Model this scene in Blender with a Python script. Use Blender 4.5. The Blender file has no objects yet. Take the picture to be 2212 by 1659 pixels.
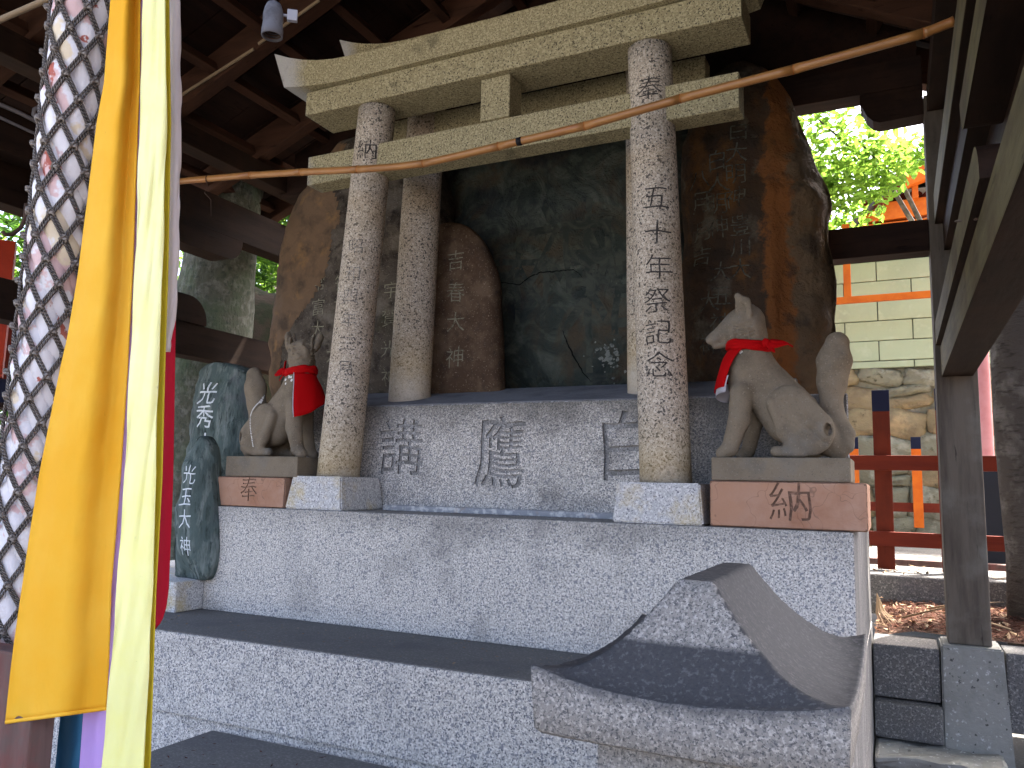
import bpy, bmesh, math, random
import numpy as np
from mathutils import Vector, Matrix, noise
from mathutils.bvhtree import BVHTree

rnd = random.Random(7)
S = bpy.context.scene
COL = S.collection

# ---------------------------------------------------------------- camera
# world: X runs along the front of the altar, Y goes into it, Z is up, metres
CR = Matrix(((0.9013162107571367, -0.03511131287367232, -0.43173635929196863),
             (0.43257248322709846, 0.12493068107641832, 0.8929016584599471),
             (0.02258616791619078, -0.9915440084202363, 0.12779023587423372)))
EYE = Vector((0.0, 0.0, 1.6))
FPX = 1715.32
cam_d = bpy.data.cameras.new("camera")
cam = bpy.data.objects.new("camera", cam_d)
COL.objects.link(cam)
cam_d.sensor_width = 36.0
cam_d.lens = FPX / 2212.0 * 36.0
cam_d.clip_start = 0.05
cam_d.clip_end = 500.0
m = Matrix.Identity(4)
for i in range(3):
    m[i][0] = CR[i][0]; m[i][1] = -CR[i][1]; m[i][2] = -CR[i][2]; m[i][3] = EYE[i]
cam.matrix_world = m
S.camera = cam

# ---------------------------------------------------------------- light
SUN_DIR = Vector((0.30, 0.42, 0.86)).normalized()
W = bpy.data.worlds.new("World"); S.world = W; W.use_nodes = True
wn = W.node_tree.nodes; wl = W.node_tree.links
bg = wn["Background"]
sky = wn.new("ShaderNodeTexSky"); sky.sky_type = 'NISHITA'; sky.sun_disc = False
sky.sun_elevation = math.asin(SUN_DIR.z); sky.sun_rotation = math.atan2(SUN_DIR.x, SUN_DIR.y)
sky.dust_density = 6.0; sky.air_density = 0.55; sky.ozone_density = 0.3
wl.new(sky.outputs[0], bg.inputs[0]); bg.inputs[1].default_value = 0.13
sun_d = bpy.data.lights.new("sun", 'SUN'); sun_d.energy = 4.0; sun_d.angle = math.radians(0.5)
sun_d.color = (1.0, 0.95, 0.86)
sun = bpy.data.objects.new("sun", sun_d); COL.objects.link(sun)
sun.rotation_euler = SUN_DIR.to_track_quat('Z', 'Y').to_euler(); sun.location = (3, 4, 12)
S.view_settings.view_transform = 'Standard'; S.view_settings.look = 'None'
S.view_settings.exposure = 3.6; S.view_settings.gamma = 1.0
S.view_settings.use_curve_mapping = False
S.render.engine = 'CYCLES'
S.cycles.use_denoising = True
S.cycles.max_bounces = 8; S.cycles.diffuse_bounces = 6

# ---------------------------------------------------------------- helpers
def at(px, py, ax, v):
    """point of the sight line through a photo pixel (2212 wide) where X, Y or Z equals v"""
    r = CR @ Vector((px - 1106.0, py - 829.5, FPX))
    i = 'XYZ'.index(ax)
    return EYE + r * ((v - EYE[i]) / r[i])

def zc(px, py, d):
    r = CR @ Vector((px - 1106.0, py - 829.5, FPX))
    return EYE + r * (d / FPX)

def tag(o, label, cat, group=None, kind=None):
    if label: o['label'] = label
    if cat: o['category'] = cat
    if group: o['group'] = group
    if kind: o['kind'] = kind
    return o

def thing(name, label, cat, loc, group=None, rz=0.0):
    o = bpy.data.objects.new(name, None); COL.objects.link(o)
    o.empty_display_size = 0.1
    o.location = loc; o.rotation_euler = (0, 0, rz)
    return tag(o, label, cat, group)

def wloc(o):
    p = Vector((0, 0, 0))
    while o is not None:
        p = p + Vector(o.location); o = o.parent
    return p

def obj(name, bm, mat, parent=None, smooth=False, loc=None, local=False, label=None):
    """link a bmesh (given in world coordinates unless local) as ONE object"""
    me = bpy.data.meshes.new(name)
    if isinstance(bm, tuple):
        v, f = bm
        me.from_pydata([tuple(p) for p in v], [], f)
    else:
        bm.to_mesh(me); bm.free()
    base = Vector((0, 0, 0))
    if not local:
        if parent is not None: base = wloc(parent)
        elif loc is not None: base = Vector(loc)
        me.transform(Matrix.Translation(-base))
    for p in me.polygons: p.use_smooth = smooth
    me.materials.append(mat)
    o = bpy.data.objects.new(name, me); COL.objects.link(o)
    if parent is not None: o.parent = parent
    elif not local and loc is not None: o.location = base
    if label: o['label'] = label
    return o

def box(x0, x1, y0, y1, z0, z1, bev=0.0, seg=2, bm=None):
    own = bm is None
    b = bmesh.new()
    vs = [b.verts.new(p) for p in ((x0,y0,z0),(x1,y0,z0),(x1,y1,z0),(x0,y1,z0),(x0,y0,z1),(x1,y0,z1),(x1,y1,z1),(x0,y1,z1))]
    for f in ((0,3,2,1),(4,5,6,7),(0,1,5,4),(1,2,6,5),(2,3,7,6),(3,0,4,7)): b.faces.new([vs[i] for i in f])
    if bev > 0: bmesh.ops.bevel(b, geom=b.edges[:], offset=bev, segments=seg, affect='EDGES', profile=0.6)
    if own: return b
    join(bm, b); return bm

def join(dst, src):
    me = bpy.data.meshes.new("t"); src.to_mesh(me); src.free(); dst.from_mesh(me); bpy.data.meshes.remove(me)
    return dst

def hexa(bot, top, bev=0.0):
    b = bmesh.new()
    vs = [b.verts.new(p) for p in list(bot) + list(top)]
    for f in ((0,3,2,1),(4,5,6,7),(0,1,5,4),(1,2,6,5),(2,3,7,6),(3,0,4,7)): b.faces.new([vs[i] for i in f])
    if bev > 0: bmesh.ops.bevel(b, geom=b.edges[:], offset=bev, segments=2, affect='EDGES')
    return b

def beam(p, q, w, h, bev=0.004, up=(0, 0, 1), roll=None):
    """box beam from p to q, w wide and h high"""
    p = Vector(p); q = Vector(q); d = (q - p); L = d.length; d.normalize()
    up = Vector(up); s = d.cross(up).normalized(); u = s.cross(d)
    b = box(-w/2, w/2, 0, L, -h/2, h/2, bev, 1)
    M4 = Matrix((s.to_4d(), d.to_4d(), u.to_4d(), (0, 0, 0, 1))).transposed()
    M4 = Matrix(((s.x, d.x, u.x, p.x), (s.y, d.y, u.y, p.y), (s.z, d.z, u.z, p.z), (0, 0, 0, 1)))
    bmesh.ops.transform(b, matrix=M4, verts=b.verts)
    return b

def prism(poly, axis, a, c, bev=0.0):
    """polygon in the plane across axis, extruded from a to c along it"""
    b = bmesh.new()
    def P(q, t):
        return (t, q[0], q[1]) if axis == 'X' else ((q[0], t, q[1]) if axis == 'Y' else (q[0], q[1], t))
    v0 = [b.verts.new(P(q, a)) for q in poly]; v1 = [b.verts.new(P(q, c)) for q in poly]
    b.faces.new(v0); b.faces.new(v1[::-1]); n = len(poly)
    for i in range(n): b.faces.new((v0[(i+1) % n], v0[i], v1[i], v1[(i+1) % n]))
    bmesh.ops.recalc_face_normals(b, faces=b.faces)
    if bev > 0: bmesh.ops.bevel(b, geom=b.edges[:], offset=bev, segments=1, affect='EDGES')
    return b

def tube(pts, rad, seg=10, caps=True, flat=1.0):
    """swept tube with a UV map (u round, v along in metres)"""
    b = bmesh.new(); uvl = b.loops.layers.uv.new("UVMap")
    pts = [Vector(p) for p in pts]; n = len(pts)
    if not hasattr(rad, '__len__'): rad = [rad] * n
    rings = []; prev = None; run = 0.0; lens = []
    for i, p in enumerate(pts):
        d = (pts[min(i+1, n-1)] - pts[max(i-1, 0)]).normalized()
        if prev is None:
            ref = Vector((0, 0, 1)) if abs(d.z) < 0.9 else Vector((1, 0, 0))
            s = d.cross(ref).normalized()
        else:
            s = (prev - d * prev.dot(d)).normalized()
        prev = s; u = d.cross(s)
        if i: run += (p - pts[i-1]).length
        lens.append(run)
        rings.append([b.verts.new(p + (s * math.cos(2*math.pi*k/seg) + u * math.sin(2*math.pi*k/seg) * flat) * rad[i]) for k in range(seg)])
    for i in range(n-1):
        for k in range(seg):
            f = b.faces.new((rings[i][k], rings[i][(k+1) % seg], rings[i+1][(k+1) % seg], rings[i+1][k]))
            for l, (uu, vv) in zip(f.loops, ((k/seg, lens[i]), ((k+1)/seg, lens[i]), ((k+1)/seg, lens[i+1]), (k/seg, lens[i+1]))):
                l[uvl].uv = (uu, vv)
    if caps:
        b.faces.new(rings[0][::-1]); b.faces.new(rings[-1])
    return b

def lathe(prof, seg=40, cx=0, cy=0, sx=1.0, sy=1.0):
    b = bmesh.new(); rings = []
    for r, z in prof:
        rings.append([b.verts.new((cx + sx*r*math.cos(2*math.pi*k/seg), cy + sy*r*math.sin(2*math.pi*k/seg), z)) for k in range(seg)])
    for i in range(len(prof)-1):
        for k in range(seg): b.faces.new((rings[i][k], rings[i][(k+1) % seg], rings[i+1][(k+1) % seg], rings[i+1][k]))
    b.faces.new(rings[0][::-1]); b.faces.new(rings[-1])
    return b

def sheet(P, th=0.004):
    """cloth: grid of points P[row][col], given a thickness"""
    b = bmesh.new(); R = len(P); Cn = len(P[0])
    uvl = b.loops.layers.uv.new("UVMap")
    vs = [[b.verts.new(p) for p in row] for row in P]
    for i in range(R-1):
        for j in range(Cn-1):
            f = b.faces.new((vs[i][j], vs[i][j+1], vs[i+1][j+1], vs[i+1][j]))
            for l, (a, c) in zip(f.loops, ((j, i), (j+1, i), (j+1, i+1), (j, i+1))): l[uvl].uv = (a/(Cn-1), c/(R-1))
    b.normal_update()
    back = {v: b.verts.new(v.co - v.normal * th) for v in list(b.verts)}
    for f in list(b.faces):
        g = b.faces.new([back[v] for v in f.verts][::-1])
        for l in g.loops: l[uvl].uv = (0.5, 0.5)
    rim = [vs[0][j] for j in range(Cn)] + [vs[i][-1] for i in range(1, R)] + [vs[-1][j] for j in range(Cn-2, -1, -1)] + [vs[i][0] for i in range(R-2, 0, -1)]
    for i in range(len(rim)):
        a, c = rim[i], rim[(i+1) % len(rim)]
        f = b.faces.new((c, a, back[a], back[c]))
        for l in f.loops: l[uvl].uv = (0.02, 0.02)
    return b

def fbm(p, o=4, s=1.0):
    return noise.fractal(Vector(p) * s, 1.0, 2.0, o)

def glyphs(text, size, off=0.0, ext=0.0, cell=0.03):
    """font outlines as a bmesh in the XY plane, centred, cut into cells so it can follow a surface"""
    cu = bpy.data.curves.new("t", 'FONT'); cu.body = text; cu.size = size; cu.resolution_u = 2
    cu.offset = off; cu.extrude = ext; cu.align_x = 'CENTER'; cu.align_y = 'CENTER'
    o = bpy.data.objects.new("t", cu); COL.objects.link(o)
    dg = bpy.context.evaluated_depsgraph_get(); dg.update()
    me = bpy.data.meshes.new_from_object(o.evaluated_get(dg))
    b = bmesh.new(); b.from_mesh(me); bpy.data.meshes.remove(me)
    bpy.data.objects.remove(o); bpy.data.curves.remove(cu)
    if b.verts:
        xs = [v.co.x for v in b.verts]; ys = [v.co.y for v in b.verts]
        cx, cy = (min(xs)+max(xs))/2, (min(ys)+max(ys))/2
        for v in b.verts: v.co.x -= cx; v.co.y -= cy
        if cell:
            n = int(size / cell) + 1
            for k in range(-n, n+1):
                for co, no in (((k*cell, 0, 0), (1, 0, 0)), ((0, k*cell, 0), (0, 1, 0))):
                    bmesh.ops.bisect_plane(b, geom=b.verts[:] + b.edges[:] + b.faces[:], plane_co=co, plane_no=no)
    return b

def write_on(target, text, p, size, mat, right=(1, 0, 0), up=(0, 0, 1), off=-0.004, lift=0.0012, name='character', parent=None, sx=1.0, sy=1.0, rot=0.0, cell=0.02, seed=None):
    """lettering laid on the surface of target; p a world point in front of it"""
    right = Vector(right).normalized(); up = Vector(up).normalized(); nrm = right.cross(up)  # towards the reader
    nrm = -nrm if nrm.y > 0 else nrm
    b = glyphs(text, size, off=off*size*0.25, cell=cell)
    me = target.data; mw = Matrix.Translation(wloc(target))
    tb = BVHTree.FromPolygons([mw @ v.co for v in me.vertices], [tuple(q.vertices) for q in me.polygons])
    cr, sr = math.cos(rot), math.sin(rot); kill = []
    for v in b.verts:
        x, y = v.co.x*sx, v.co.y*sy
        if seed is not None:
            x += 0.05*size*noise.noise(Vector((y/size*2.2, seed, 0))); y += 0.05*size*noise.noise(Vector((x/size*2.2, 5, seed)))
        x, y = x*cr - y*sr, x*sr + y*cr
        w = Vector(p) + right*x + up*y
        hit = tb.ray_cast(w + nrm*0.5, -nrm, 1.5)
        if hit[0] is None: kill.append(v); continue
        v.co = hit[0] + nrm*lift
    bmesh.ops.delete(b, geom=kill, context='VERTS')
    bmesh.ops.recalc_face_normals(b, faces=b.faces)
    return obj(name, b, mat, parent if parent is not None else target.parent)

def carve(bm, items):
    """cut characters (text, x, y_front, z, size, depth, sx, sy) into the front of a block"""
    me = bpy.data.meshes.new("c"); bm.to_mesh(me); bm.free()
    o = bpy.data.objects.new("c", me); COL.objects.link(o)
    cb = bmesh.new()
    for (t, x, y, z, size, dep, sx, sy, off) in items:
        g = glyphs(t, size, off=off, ext=dep, cell=0.03); bmesh.ops.remove_doubles(g, verts=g.verts, dist=1e-5)
        for v in g.verts:
            v.co.x += 0.05*size*noise.noise(Vector((v.co.y/size*2.5, x*7, 0))); v.co.y += 0.05*size*noise.noise(Vector((v.co.x/size*2.5, 5, x*7)))
        for v in g.verts: v.co = Vector((x + v.co.x*sx, y - v.co.z, z + v.co.y*sy))
        join(cb, g)
    bmesh.ops.remove_doubles(cb, verts=cb.verts, dist=1e-5)
    bmesh.ops.recalc_face_normals(cb, faces=cb.faces)
    mc = bpy.data.meshes.new("k"); cb.to_mesh(mc); cb.free()
    k = bpy.data.objects.new("k", mc); COL.objects.link(k)
    md = o.modifiers.new("b", 'BOOLEAN'); md.operation = 'DIFFERENCE'; md.object = k; md.solver = 'EXACT'
    dg = bpy.context.evaluated_depsgraph_get(); dg.update()
    res = bpy.data.meshes.new_from_object(o.evaluated_get(dg))
    out = bmesh.new(); out.from_mesh(res)
    for x in (o, k): bpy.data.objects.remove(x)
    for x in (me, mc, res): bpy.data.meshes.remove(x)
    return out

# ---------------------------------------------------------------- materials
MATS = {}
def mat(name, base, layers=(), rough=0.85, bumps=(), stretch=None, spec=0.07, coord='Object', trans=0.0, metal=0.0, bdist=0.01):
    """layers: (colour, type, scale, lo, hi[, stretch]) mixed in turn; bumps: (type, scale, strength[, stretch])"""
    mt = bpy.data.materials.new(name); mt.use_nodes = True
    nt = mt.node_tree; N = nt.nodes; L = nt.links
    pb = N["Principled BSDF"]
    pb.inputs["Roughness"].default_value = rough; pb.inputs["Specular IOR Level"].default_value = spec
    pb.inputs["Metallic"].default_value = metal
    tc = N.new("ShaderNodeTexCoord")
    def coords(st):
        if st is None: return tc.outputs[coord]
        mp = N.new("ShaderNodeMapping"); mp.inputs["Scale"].default_value = st
        L.new(tc.outputs[coord], mp.inputs[0]); return mp.outputs[0]
    def tex(kind, scale, st):
        if kind == 'noise' or kind == 'fine' or kind == 'warp':
            t = N.new("ShaderNodeTexNoise"); t.inputs["Scale"].default_value = scale
            t.inputs["Detail"].default_value = 2.0 if kind == 'fine' else 6.0
            t.inputs["Roughness"].default_value = 0.62
            if kind == 'warp': t.inputs["Distortion"].default_value = 1.6
            L.new(coords(st), t.inputs["Vector"]); return t.outputs[0]
        if kind == 'vor':
            t = N.new("ShaderNodeTexVoronoi"); t.inputs["Scale"].default_value = scale
            L.new(coords(st), t.inputs["Vector"]); return t.outputs["Distance"]
        if kind == 'cell':
            t = N.new("ShaderNodeTexVoronoi"); t.inputs["Scale"].default_value = scale
            L.new(coords(st), t.inputs["Vector"])
            s = N.new("ShaderNodeSeparateColor"); L.new(t.outputs["Color"], s.inputs[0]); return s.outputs[0]
        if kind == 'crack':
            t = N.new("ShaderNodeTexVoronoi"); t.feature = 'DISTANCE_TO_EDGE'; t.inputs["Scale"].default_value = scale
            nz = N.new("ShaderNodeTexNoise"); nz.inputs["Scale"].default_value = scale*1.5
            mx = N.new("ShaderNodeMix"); mx.data_type = 'VECTOR'; mx.inputs[0].default_value = 0.25
            L.new(coords(st), mx.inputs[4]); L.new(nz.outputs["Color"], mx.inputs[5]); L.new(coords(st), nz.inputs["Vector"])
            L.new(mx.outputs[1], t.inputs["Vector"]); return t.outputs["Distance"]
        if kind == 'wave':
            t = N.new("ShaderNodeTexWave"); t.inputs["Scale"].default_value = scale
            t.inputs["Distortion"].default_value = 3.0; t.inputs["Detail"].default_value = 3.0
            L.new(coords(st), t.inputs["Vector"]); return t.outputs["Fac"]
        if kind == 'twist':
            t = N.new("ShaderNodeTexWave"); t.inputs["Scale"].default_value = scale; t.bands_direction = 'DIAGONAL'
            L.new(coords(st), t.inputs["Vector"]); return t.outputs["Fac"]
        if kind.startswith('attr:'):
            s = N.new("ShaderNodeAttribute"); s.attribute_name = kind[5:]
            nz = N.new("ShaderNodeTexNoise"); nz.inputs["Scale"].default_value = scale; nz.inputs["Detail"].default_value = 7.0; nz.inputs["Roughness"].default_value = 0.7
            L.new(coords(None), nz.inputs["Vector"])
            a = N.new("ShaderNodeMath"); a.operation = 'MULTIPLY_ADD'; a.inputs[1].default_value = 0.5
            b_ = N.new("ShaderNodeMath"); b_.operation = 'SUBTRACT'; b_.inputs[1].default_value = 0.5; L.new(nz.outputs[0], b_.inputs[0])
            L.new(b_.outputs[0], a.inputs[0]); L.new(s.outputs["Fac"], a.inputs[2]); return a.outputs[0]
        if kind in ('X', 'Y', 'Z'):
            s = N.new("ShaderNodeSeparateXYZ"); L.new(coords(None), s.inputs[0])
            nz = N.new("ShaderNodeTexNoise"); nz.inputs["Scale"].default_value = scale; nz.inputs["Detail"].default_value = 8.0; nz.inputs["Roughness"].default_value = 0.68
            L.new(coords(None), nz.inputs["Vector"])
            a = N.new("ShaderNodeMath"); a.operation = 'MULTIPLY_ADD'; a.inputs[1].default_value = 0.30
            L.new(nz.outputs[0], a.inputs[0]); L.new(s.outputs['XYZ'.index(kind)], a.inputs[2]); return a.outputs[0]
    col = None
    prev = N.new("ShaderNodeRGB"); prev.outputs[0].default_value = (*base, 1); prev = prev.outputs[0]
    for ly in layers:
        c, kind, sc, lo, hi = ly[:5]; st = ly[5] if len(ly) > 5 else stretch
        f = tex(kind, sc, st)
        mr = N.new("ShaderNodeMapRange"); mr.inputs[1].default_value = lo; mr.inputs[2].default_value = hi
        mr.inputs[4].default_value = ly[6] if len(ly) > 6 else 1.0
        L.new(f, mr.inputs[0])
        mx = N.new("ShaderNodeMix"); mx.data_type = 'RGBA'
        L.new(mr.outputs[0], mx.inputs[0]); L.new(prev, mx.inputs[6]); mx.inputs[7].default_value = (*c, 1)
        prev = mx.outputs[2]
    L.new(prev, pb.inputs["Base Color"])
    nrm = None
    for bp in bumps:
        kind, sc, strg = bp[:3]; st = bp[3] if len(bp) > 3 else stretch
        b = N.new("ShaderNodeBump"); b.inputs["Strength"].default_value = strg; b.inputs["Distance"].default_value = bp[4] if len(bp) > 4 else bdist
        L.new(tex(kind, sc, st), b.inputs["Height"])
        if nrm: L.new(nrm, b.inputs["Normal"])
        nrm = b.outputs[0]
    if nrm: L.new(nrm, pb.inputs["Normal"])
    if trans > 0:
        tr = N.new("ShaderNodeBsdfTranslucent"); L.new(prev, tr.inputs[0])
        ms = N.new("ShaderNodeMixShader"); ms.inputs[0].default_value = trans
        L.new(pb.outputs[0], ms.inputs[1]); L.new(tr.outputs[0], ms.inputs[2])
        L.new(ms.outputs[0], N["Material Output"].inputs[0])
    MATS[name] = mt
    return mt

GR = [((0.68, 0.64, 0.58), 'fine', 110, 0.47, 0.60), ((0.30, 0.29, 0.28), 'noise', 5, 0.54, 0.72, (1, 1, 0.22), 0.45), ((0.10, 0.10, 0.115), 'fine', 160, 0.555, 0.61), ((0.22, 0.22, 0.23), 'cell', 140, 0.88, 0.9)]
m_granite = mat('granite', (0.43, 0.402, 0.362), GR + [((0.12, 0.115, 0.11), 'noise', 3.0, 0.54, 0.74, None, 0.6), ((0.34, 0.27, 0.19), 'noise', 1.7, 0.60, 0.72, None, 0.3)], 0.75,
                [('fine', 120, 0.35, None, 0.003), ('noise', 9, 0.2, None, 0.01)])
m_granite_side = None
m_granite_main = mat('granite, grimy top edge', (0.43, 0.402, 0.362), GR + [((0.10, 0.098, 0.092), 'Z', 5, 1.50, 1.66, None, 0.55), ((0.12, 0.115, 0.11), 'noise', 3.0, 0.54, 0.74, None, 0.6), ((0.33, 0.24, 0.14), 'X', 3, -1.30, -1.42, None, 0.35)], 0.75,
                [('fine', 120, 0.35, None, 0.003), ('noise', 9, 0.2, None, 0.01)])
m_granite_plinth = mat('granite, stained plinth', (0.39, 0.366, 0.332), GR + [((0.085, 0.078, 0.066), 'Z', 4, 1.98, 2.16, None, 0.7), ((0.07, 0.068, 0.065), 'X', 4, 1.0, 1.16, None, 0.75), ((0.09, 0.085, 0.08), 'noise', 3.5, 0.52, 0.70, None, 0.6)], 0.75,  # dark right end is shade behind the fox painted in; rest is stain
                [('fine', 120, 0.35, None, 0.003), ('noise', 9, 0.2, None, 0.01)])
m_granite_torii = mat('torii granite', (0.37, 0.315, 0.25), [((0.54, 0.475, 0.39), 'fine', 95, 0.48, 0.60), ((0.055, 0.05, 0.045), 'fine', 150, 0.575, 0.62),
                      ((0.10, 0.09, 0.08), 'cell', 110, 0.90, 0.93), ((0.24, 0.175, 0.085), 'noise', 2.4, 0.50, 0.74, None, 0.5), ((0.44, 0.32, 0.13), 'Z', 5, 0.62, 0.30, None, 0.42), ((0.55, 0.53, 0.50), 'Z', 6, 0.36, 0.22, None, 0.55)], 0.72,
                      [('fine', 110, 0.3, None, 0.003)])
m_granite_beam = mat('torii beam granite', (0.265, 0.23, 0.135), [((0.38, 0.335, 0.205), 'fine', 95, 0.48, 0.60), ((0.06, 0.05, 0.035), 'fine', 150, 0.575, 0.62),
                      ((0.38, 0.38, 0.39), 'X', 4, -0.93, -1.06, None, 0.8), ((0.05, 0.045, 0.03), 'noise', 5, 0.62, 0.72, None, 0.5)], 0.75, [('fine', 110, 0.3, None, 0.003)])
m_granite_white = mat('pale granite base', (0.42, 0.41, 0.40), [((0.62, 0.605, 0.585), 'fine', 95, 0.48, 0.60), ((0.13, 0.13, 0.15), 'fine', 150, 0.575, 0.63),
                      ((0.48, 0.36, 0.14), 'noise', 9, 0.50, 0.70, None, 0.6)], 0.75, [('fine', 110, 0.3, None, 0.003)])
m_granite_dark = mat('weathered grey granite', (0.095, 0.092, 0.088), [((0.22, 0.212, 0.20), 'fine', 90, 0.52, 0.66), ((0.05, 0.05, 0.055), 'fine', 150, 0.56, 0.64),
                      ((0.08, 0.08, 0.09), 'noise', 4, 0.5, 0.7, None, 0.6)], 0.7, [('fine', 110, 0.4, None, 0.004)])
m_granite_roof = mat('lantern granite', (0.23, 0.215, 0.195), [((0.38, 0.355, 0.325), 'fine', 120, 0.50, 0.62), ((0.10, 0.10, 0.10), 'fine', 170, 0.565, 0.63),
                      ((0.20, 0.185, 0.17), 'noise', 8, 0.50, 0.75, None, 0.5), ((0.040, 0.041, 0.045), 'attr:grime', 14, 0.25, 0.66, None, 0.94), ((0.125, 0.122, 0.125), 'fine', 95, 0.55, 0.66, None, 0.5), ((0.05, 0.05, 0.055), 'fine', 160, 0.57, 0.65, None, 0.7)], 0.7, [('fine', 120, 0.4, None, 0.003), ('noise', 25, 0.3, None, 0.006)])
m_granite_top = mat('lantern granite grimy top', (0.075, 0.078, 0.092), [((0.23, 0.23, 0.25), 'fine', 75, 0.56, 0.70), ((0.045, 0.05, 0.05), 'noise', 7, 0.48, 0.7, None, 0.7),
                      ((0.12, 0.085, 0.07), 'noise', 5, 0.60, 0.75, None, 0.5)], 0.62, [('fine', 80, 0.5, None, 0.004)])
m_granite_end = mat('rough granite end face', (0.15, 0.145, 0.14), [((0.24, 0.23, 0.22), 'noise', 12, 0.5, 0.66, (1, 1, 0.15)), ((0.06, 0.06, 0.06), 'fine', 120, 0.56, 0.64)], 0.9, [('noise', 25, 0.9, (1, 1, 0.15), 0.015)])
m_cement = mat('cement', (0.20, 0.20, 0.21), [((0.13, 0.13, 0.14), 'noise', 6, 0.45, 0.7), ((0.28, 0.28, 0.29), 'fine', 60, 0.58, 0.7, None, 0.5)], 0.9, [('noise', 30, 0.4)])
m_step_top = mat('grey dusty granite tread', (0.125, 0.121, 0.115), [((0.18, 0.174, 0.168), 'fine', 110, 0.5, 0.65), ((0.09, 0.09, 0.095), 'noise', 4, 0.5, 0.7, None, 0.6)], 0.85, [('fine', 100, 0.3, None, 0.003)])
m_mortar = mat('pale mortar', (0.32, 0.32, 0.33), [((0.6, 0.58, 0.55), 'noise', 30, 0.5, 0.6), ((0.35, 0.22, 0.12), 'noise', 6, 0.56, 0.66, None, 0.7)], 0.95, [('noise', 50, 0.6)])
m_pier = mat('rough concrete', (0.20, 0.20, 0.185), [((0.13, 0.13, 0.12), 'noise', 5, 0.45, 0.7), ((0.34, 0.34, 0.33), 'fine', 45, 0.62, 0.70), ((0.06, 0.06, 0.06), 'fine', 38, 0.66, 0.72)], 0.95, [('noise', 35, 0.5)])
m_fox = mat('fox sandstone', (0.185, 0.150, 0.108), [((0.112, 0.090, 0.064), 'noise', 7, 0.45, 0.72), ((0.24, 0.205, 0.16), 'fine', 130, 0.60, 0.74), ((0.07, 0.06, 0.05), 'fine', 180, 0.62, 0.7, None, 0.6),
             ((0.16, 0.165, 0.16), 'noise', 3, 0.55, 0.7, None, 0.5)], 0.95, [('noise', 60, 0.45, None, 0.004), ('fine', 170, 0.4, None, 0.002)])
m_terra = mat('terracotta stone', (0.37, 0.205, 0.130), [((0.38, 0.23, 0.16), 'noise', 3, 0.4, 0.6), ((0.27, 0.125, 0.07), 'noise', 2.2, 0.52, 0.72), ((0.14, 0.085, 0.06), 'crack', 5, 0.007, 0.0, None, 0.6)], 0.9,
              [('noise', 40, 0.3), ('crack', 5, 0.2)])
m_brown = mat('brown stele stone', (0.078, 0.064, 0.050), [((0.145, 0.125, 0.100), 'noise', 5, 0.48, 0.66), ((0.026, 0.021, 0.017), 'noise', 11, 0.50, 0.66), ((0.038, 0.038, 0.020), 'noise', 3.1, 0.55, 0.68, None, 0.7),
              ((0.26, 0.24, 0.21), 'fine', 120, 0.63, 0.7, None, 0.6)], 0.9, [('noise', 10, 0.8, None, 0.03), ('noise', 34, 0.8, None, 0.010), ('fine', 90, 0.5, None, 0.004)])
m_brown_edge = mat('orange brown stele edge', (0.155, 0.100, 0.060), [((0.080, 0.056, 0.038), 'noise', 6, 0.48, 0.64), ((0.22, 0.130, 0.060), 'noise', 9, 0.56, 0.7)], 0.9, [('noise', 20, 0.7, None, 0.012)])
m_small_stele = mat('small brown stele', (0.075, 0.047, 0.030), [((0.125, 0.085, 0.055), 'noise', 9, 0.45, 0.65), ((0.055, 0.038, 0.028), 'noise', 14, 0.54, 0.7), ((0.28, 0.23, 0.17), 'fine', 110, 0.62, 0.7, None, 0.7)], 0.9,
                    [('noise', 30, 0.5, None, 0.006), ('fine', 110, 0.4, None, 0.003)])
m_dark = mat('dark green stele', (0.036, 0.046, 0.040), [((0.090, 0.100, 0.082), 'warp', 4, 0.46, 0.64), ((0.072, 0.055, 0.036), 'warp', 2.0, 0.47, 0.60, None, 0.8),
             ((0.016, 0.020, 0.024), 'noise', 3, 0.5, 0.7), ((0.12, 0.13, 0.12), 'warp', 9, 0.66, 0.72, None, 0.6)], 0.62, [('warp', 5, 1.0, None, 0.05), ('warp', 16, 0.7, None, 0.012), ('noise', 30, 0.5, None, 0.006)])
m_rust = mat('rust streaked stele', (0.060, 0.038, 0.024), [((0.045, 0.033, 0.024), 'noise', 9, 0.45, 0.62), ((0.12, 0.105, 0.08), 'noise', 5, 0.55, 0.70),
             ((0.20, 0.078, 0.024), 'X', 5.0, 0.06, 0.085, None, 0.85), ((0.105, 0.080, 0.050), 'X', 5.0, 0.185, 0.215, None, 0.85), ((0.04, 0.03, 0.022), 'noise', 6, 0.55, 0.64, None, 0.7),
             ((0.15, 0.07, 0.022), 'noise', 2.3, 0.56, 0.66, (1.6, 1, 1), 0.7), ((0.03, 0.024, 0.018), 'noise', 4, 0.60, 0.72)], 0.85, [('noise', 9, 1.0, None, 0.05), ('noise', 30, 0.8, None, 0.012), ('fine', 80, 0.5, None, 0.004)])
m_blue = mat('blue green schist', (0.082, 0.108, 0.100), [((0.17, 0.195, 0.18), 'noise', 6, 0.50, 0.64, (4, 4, 0.6)), ((0.035, 0.048, 0.046), 'noise', 9, 0.52, 0.64, (4, 4, 0.7)),
             ((0.13, 0.125, 0.14), 'noise', 3, 0.55, 0.68, None, 0.7), ((0.05, 0.07, 0.04), 'noise', 2.6, 0.56, 0.7, None, 0.6)], 0.8, [('noise', 12, 0.8, (3, 3, 0.7), 0.012), ('noise', 50, 0.5, (2, 2, 0.8), 0.004)])
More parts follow.
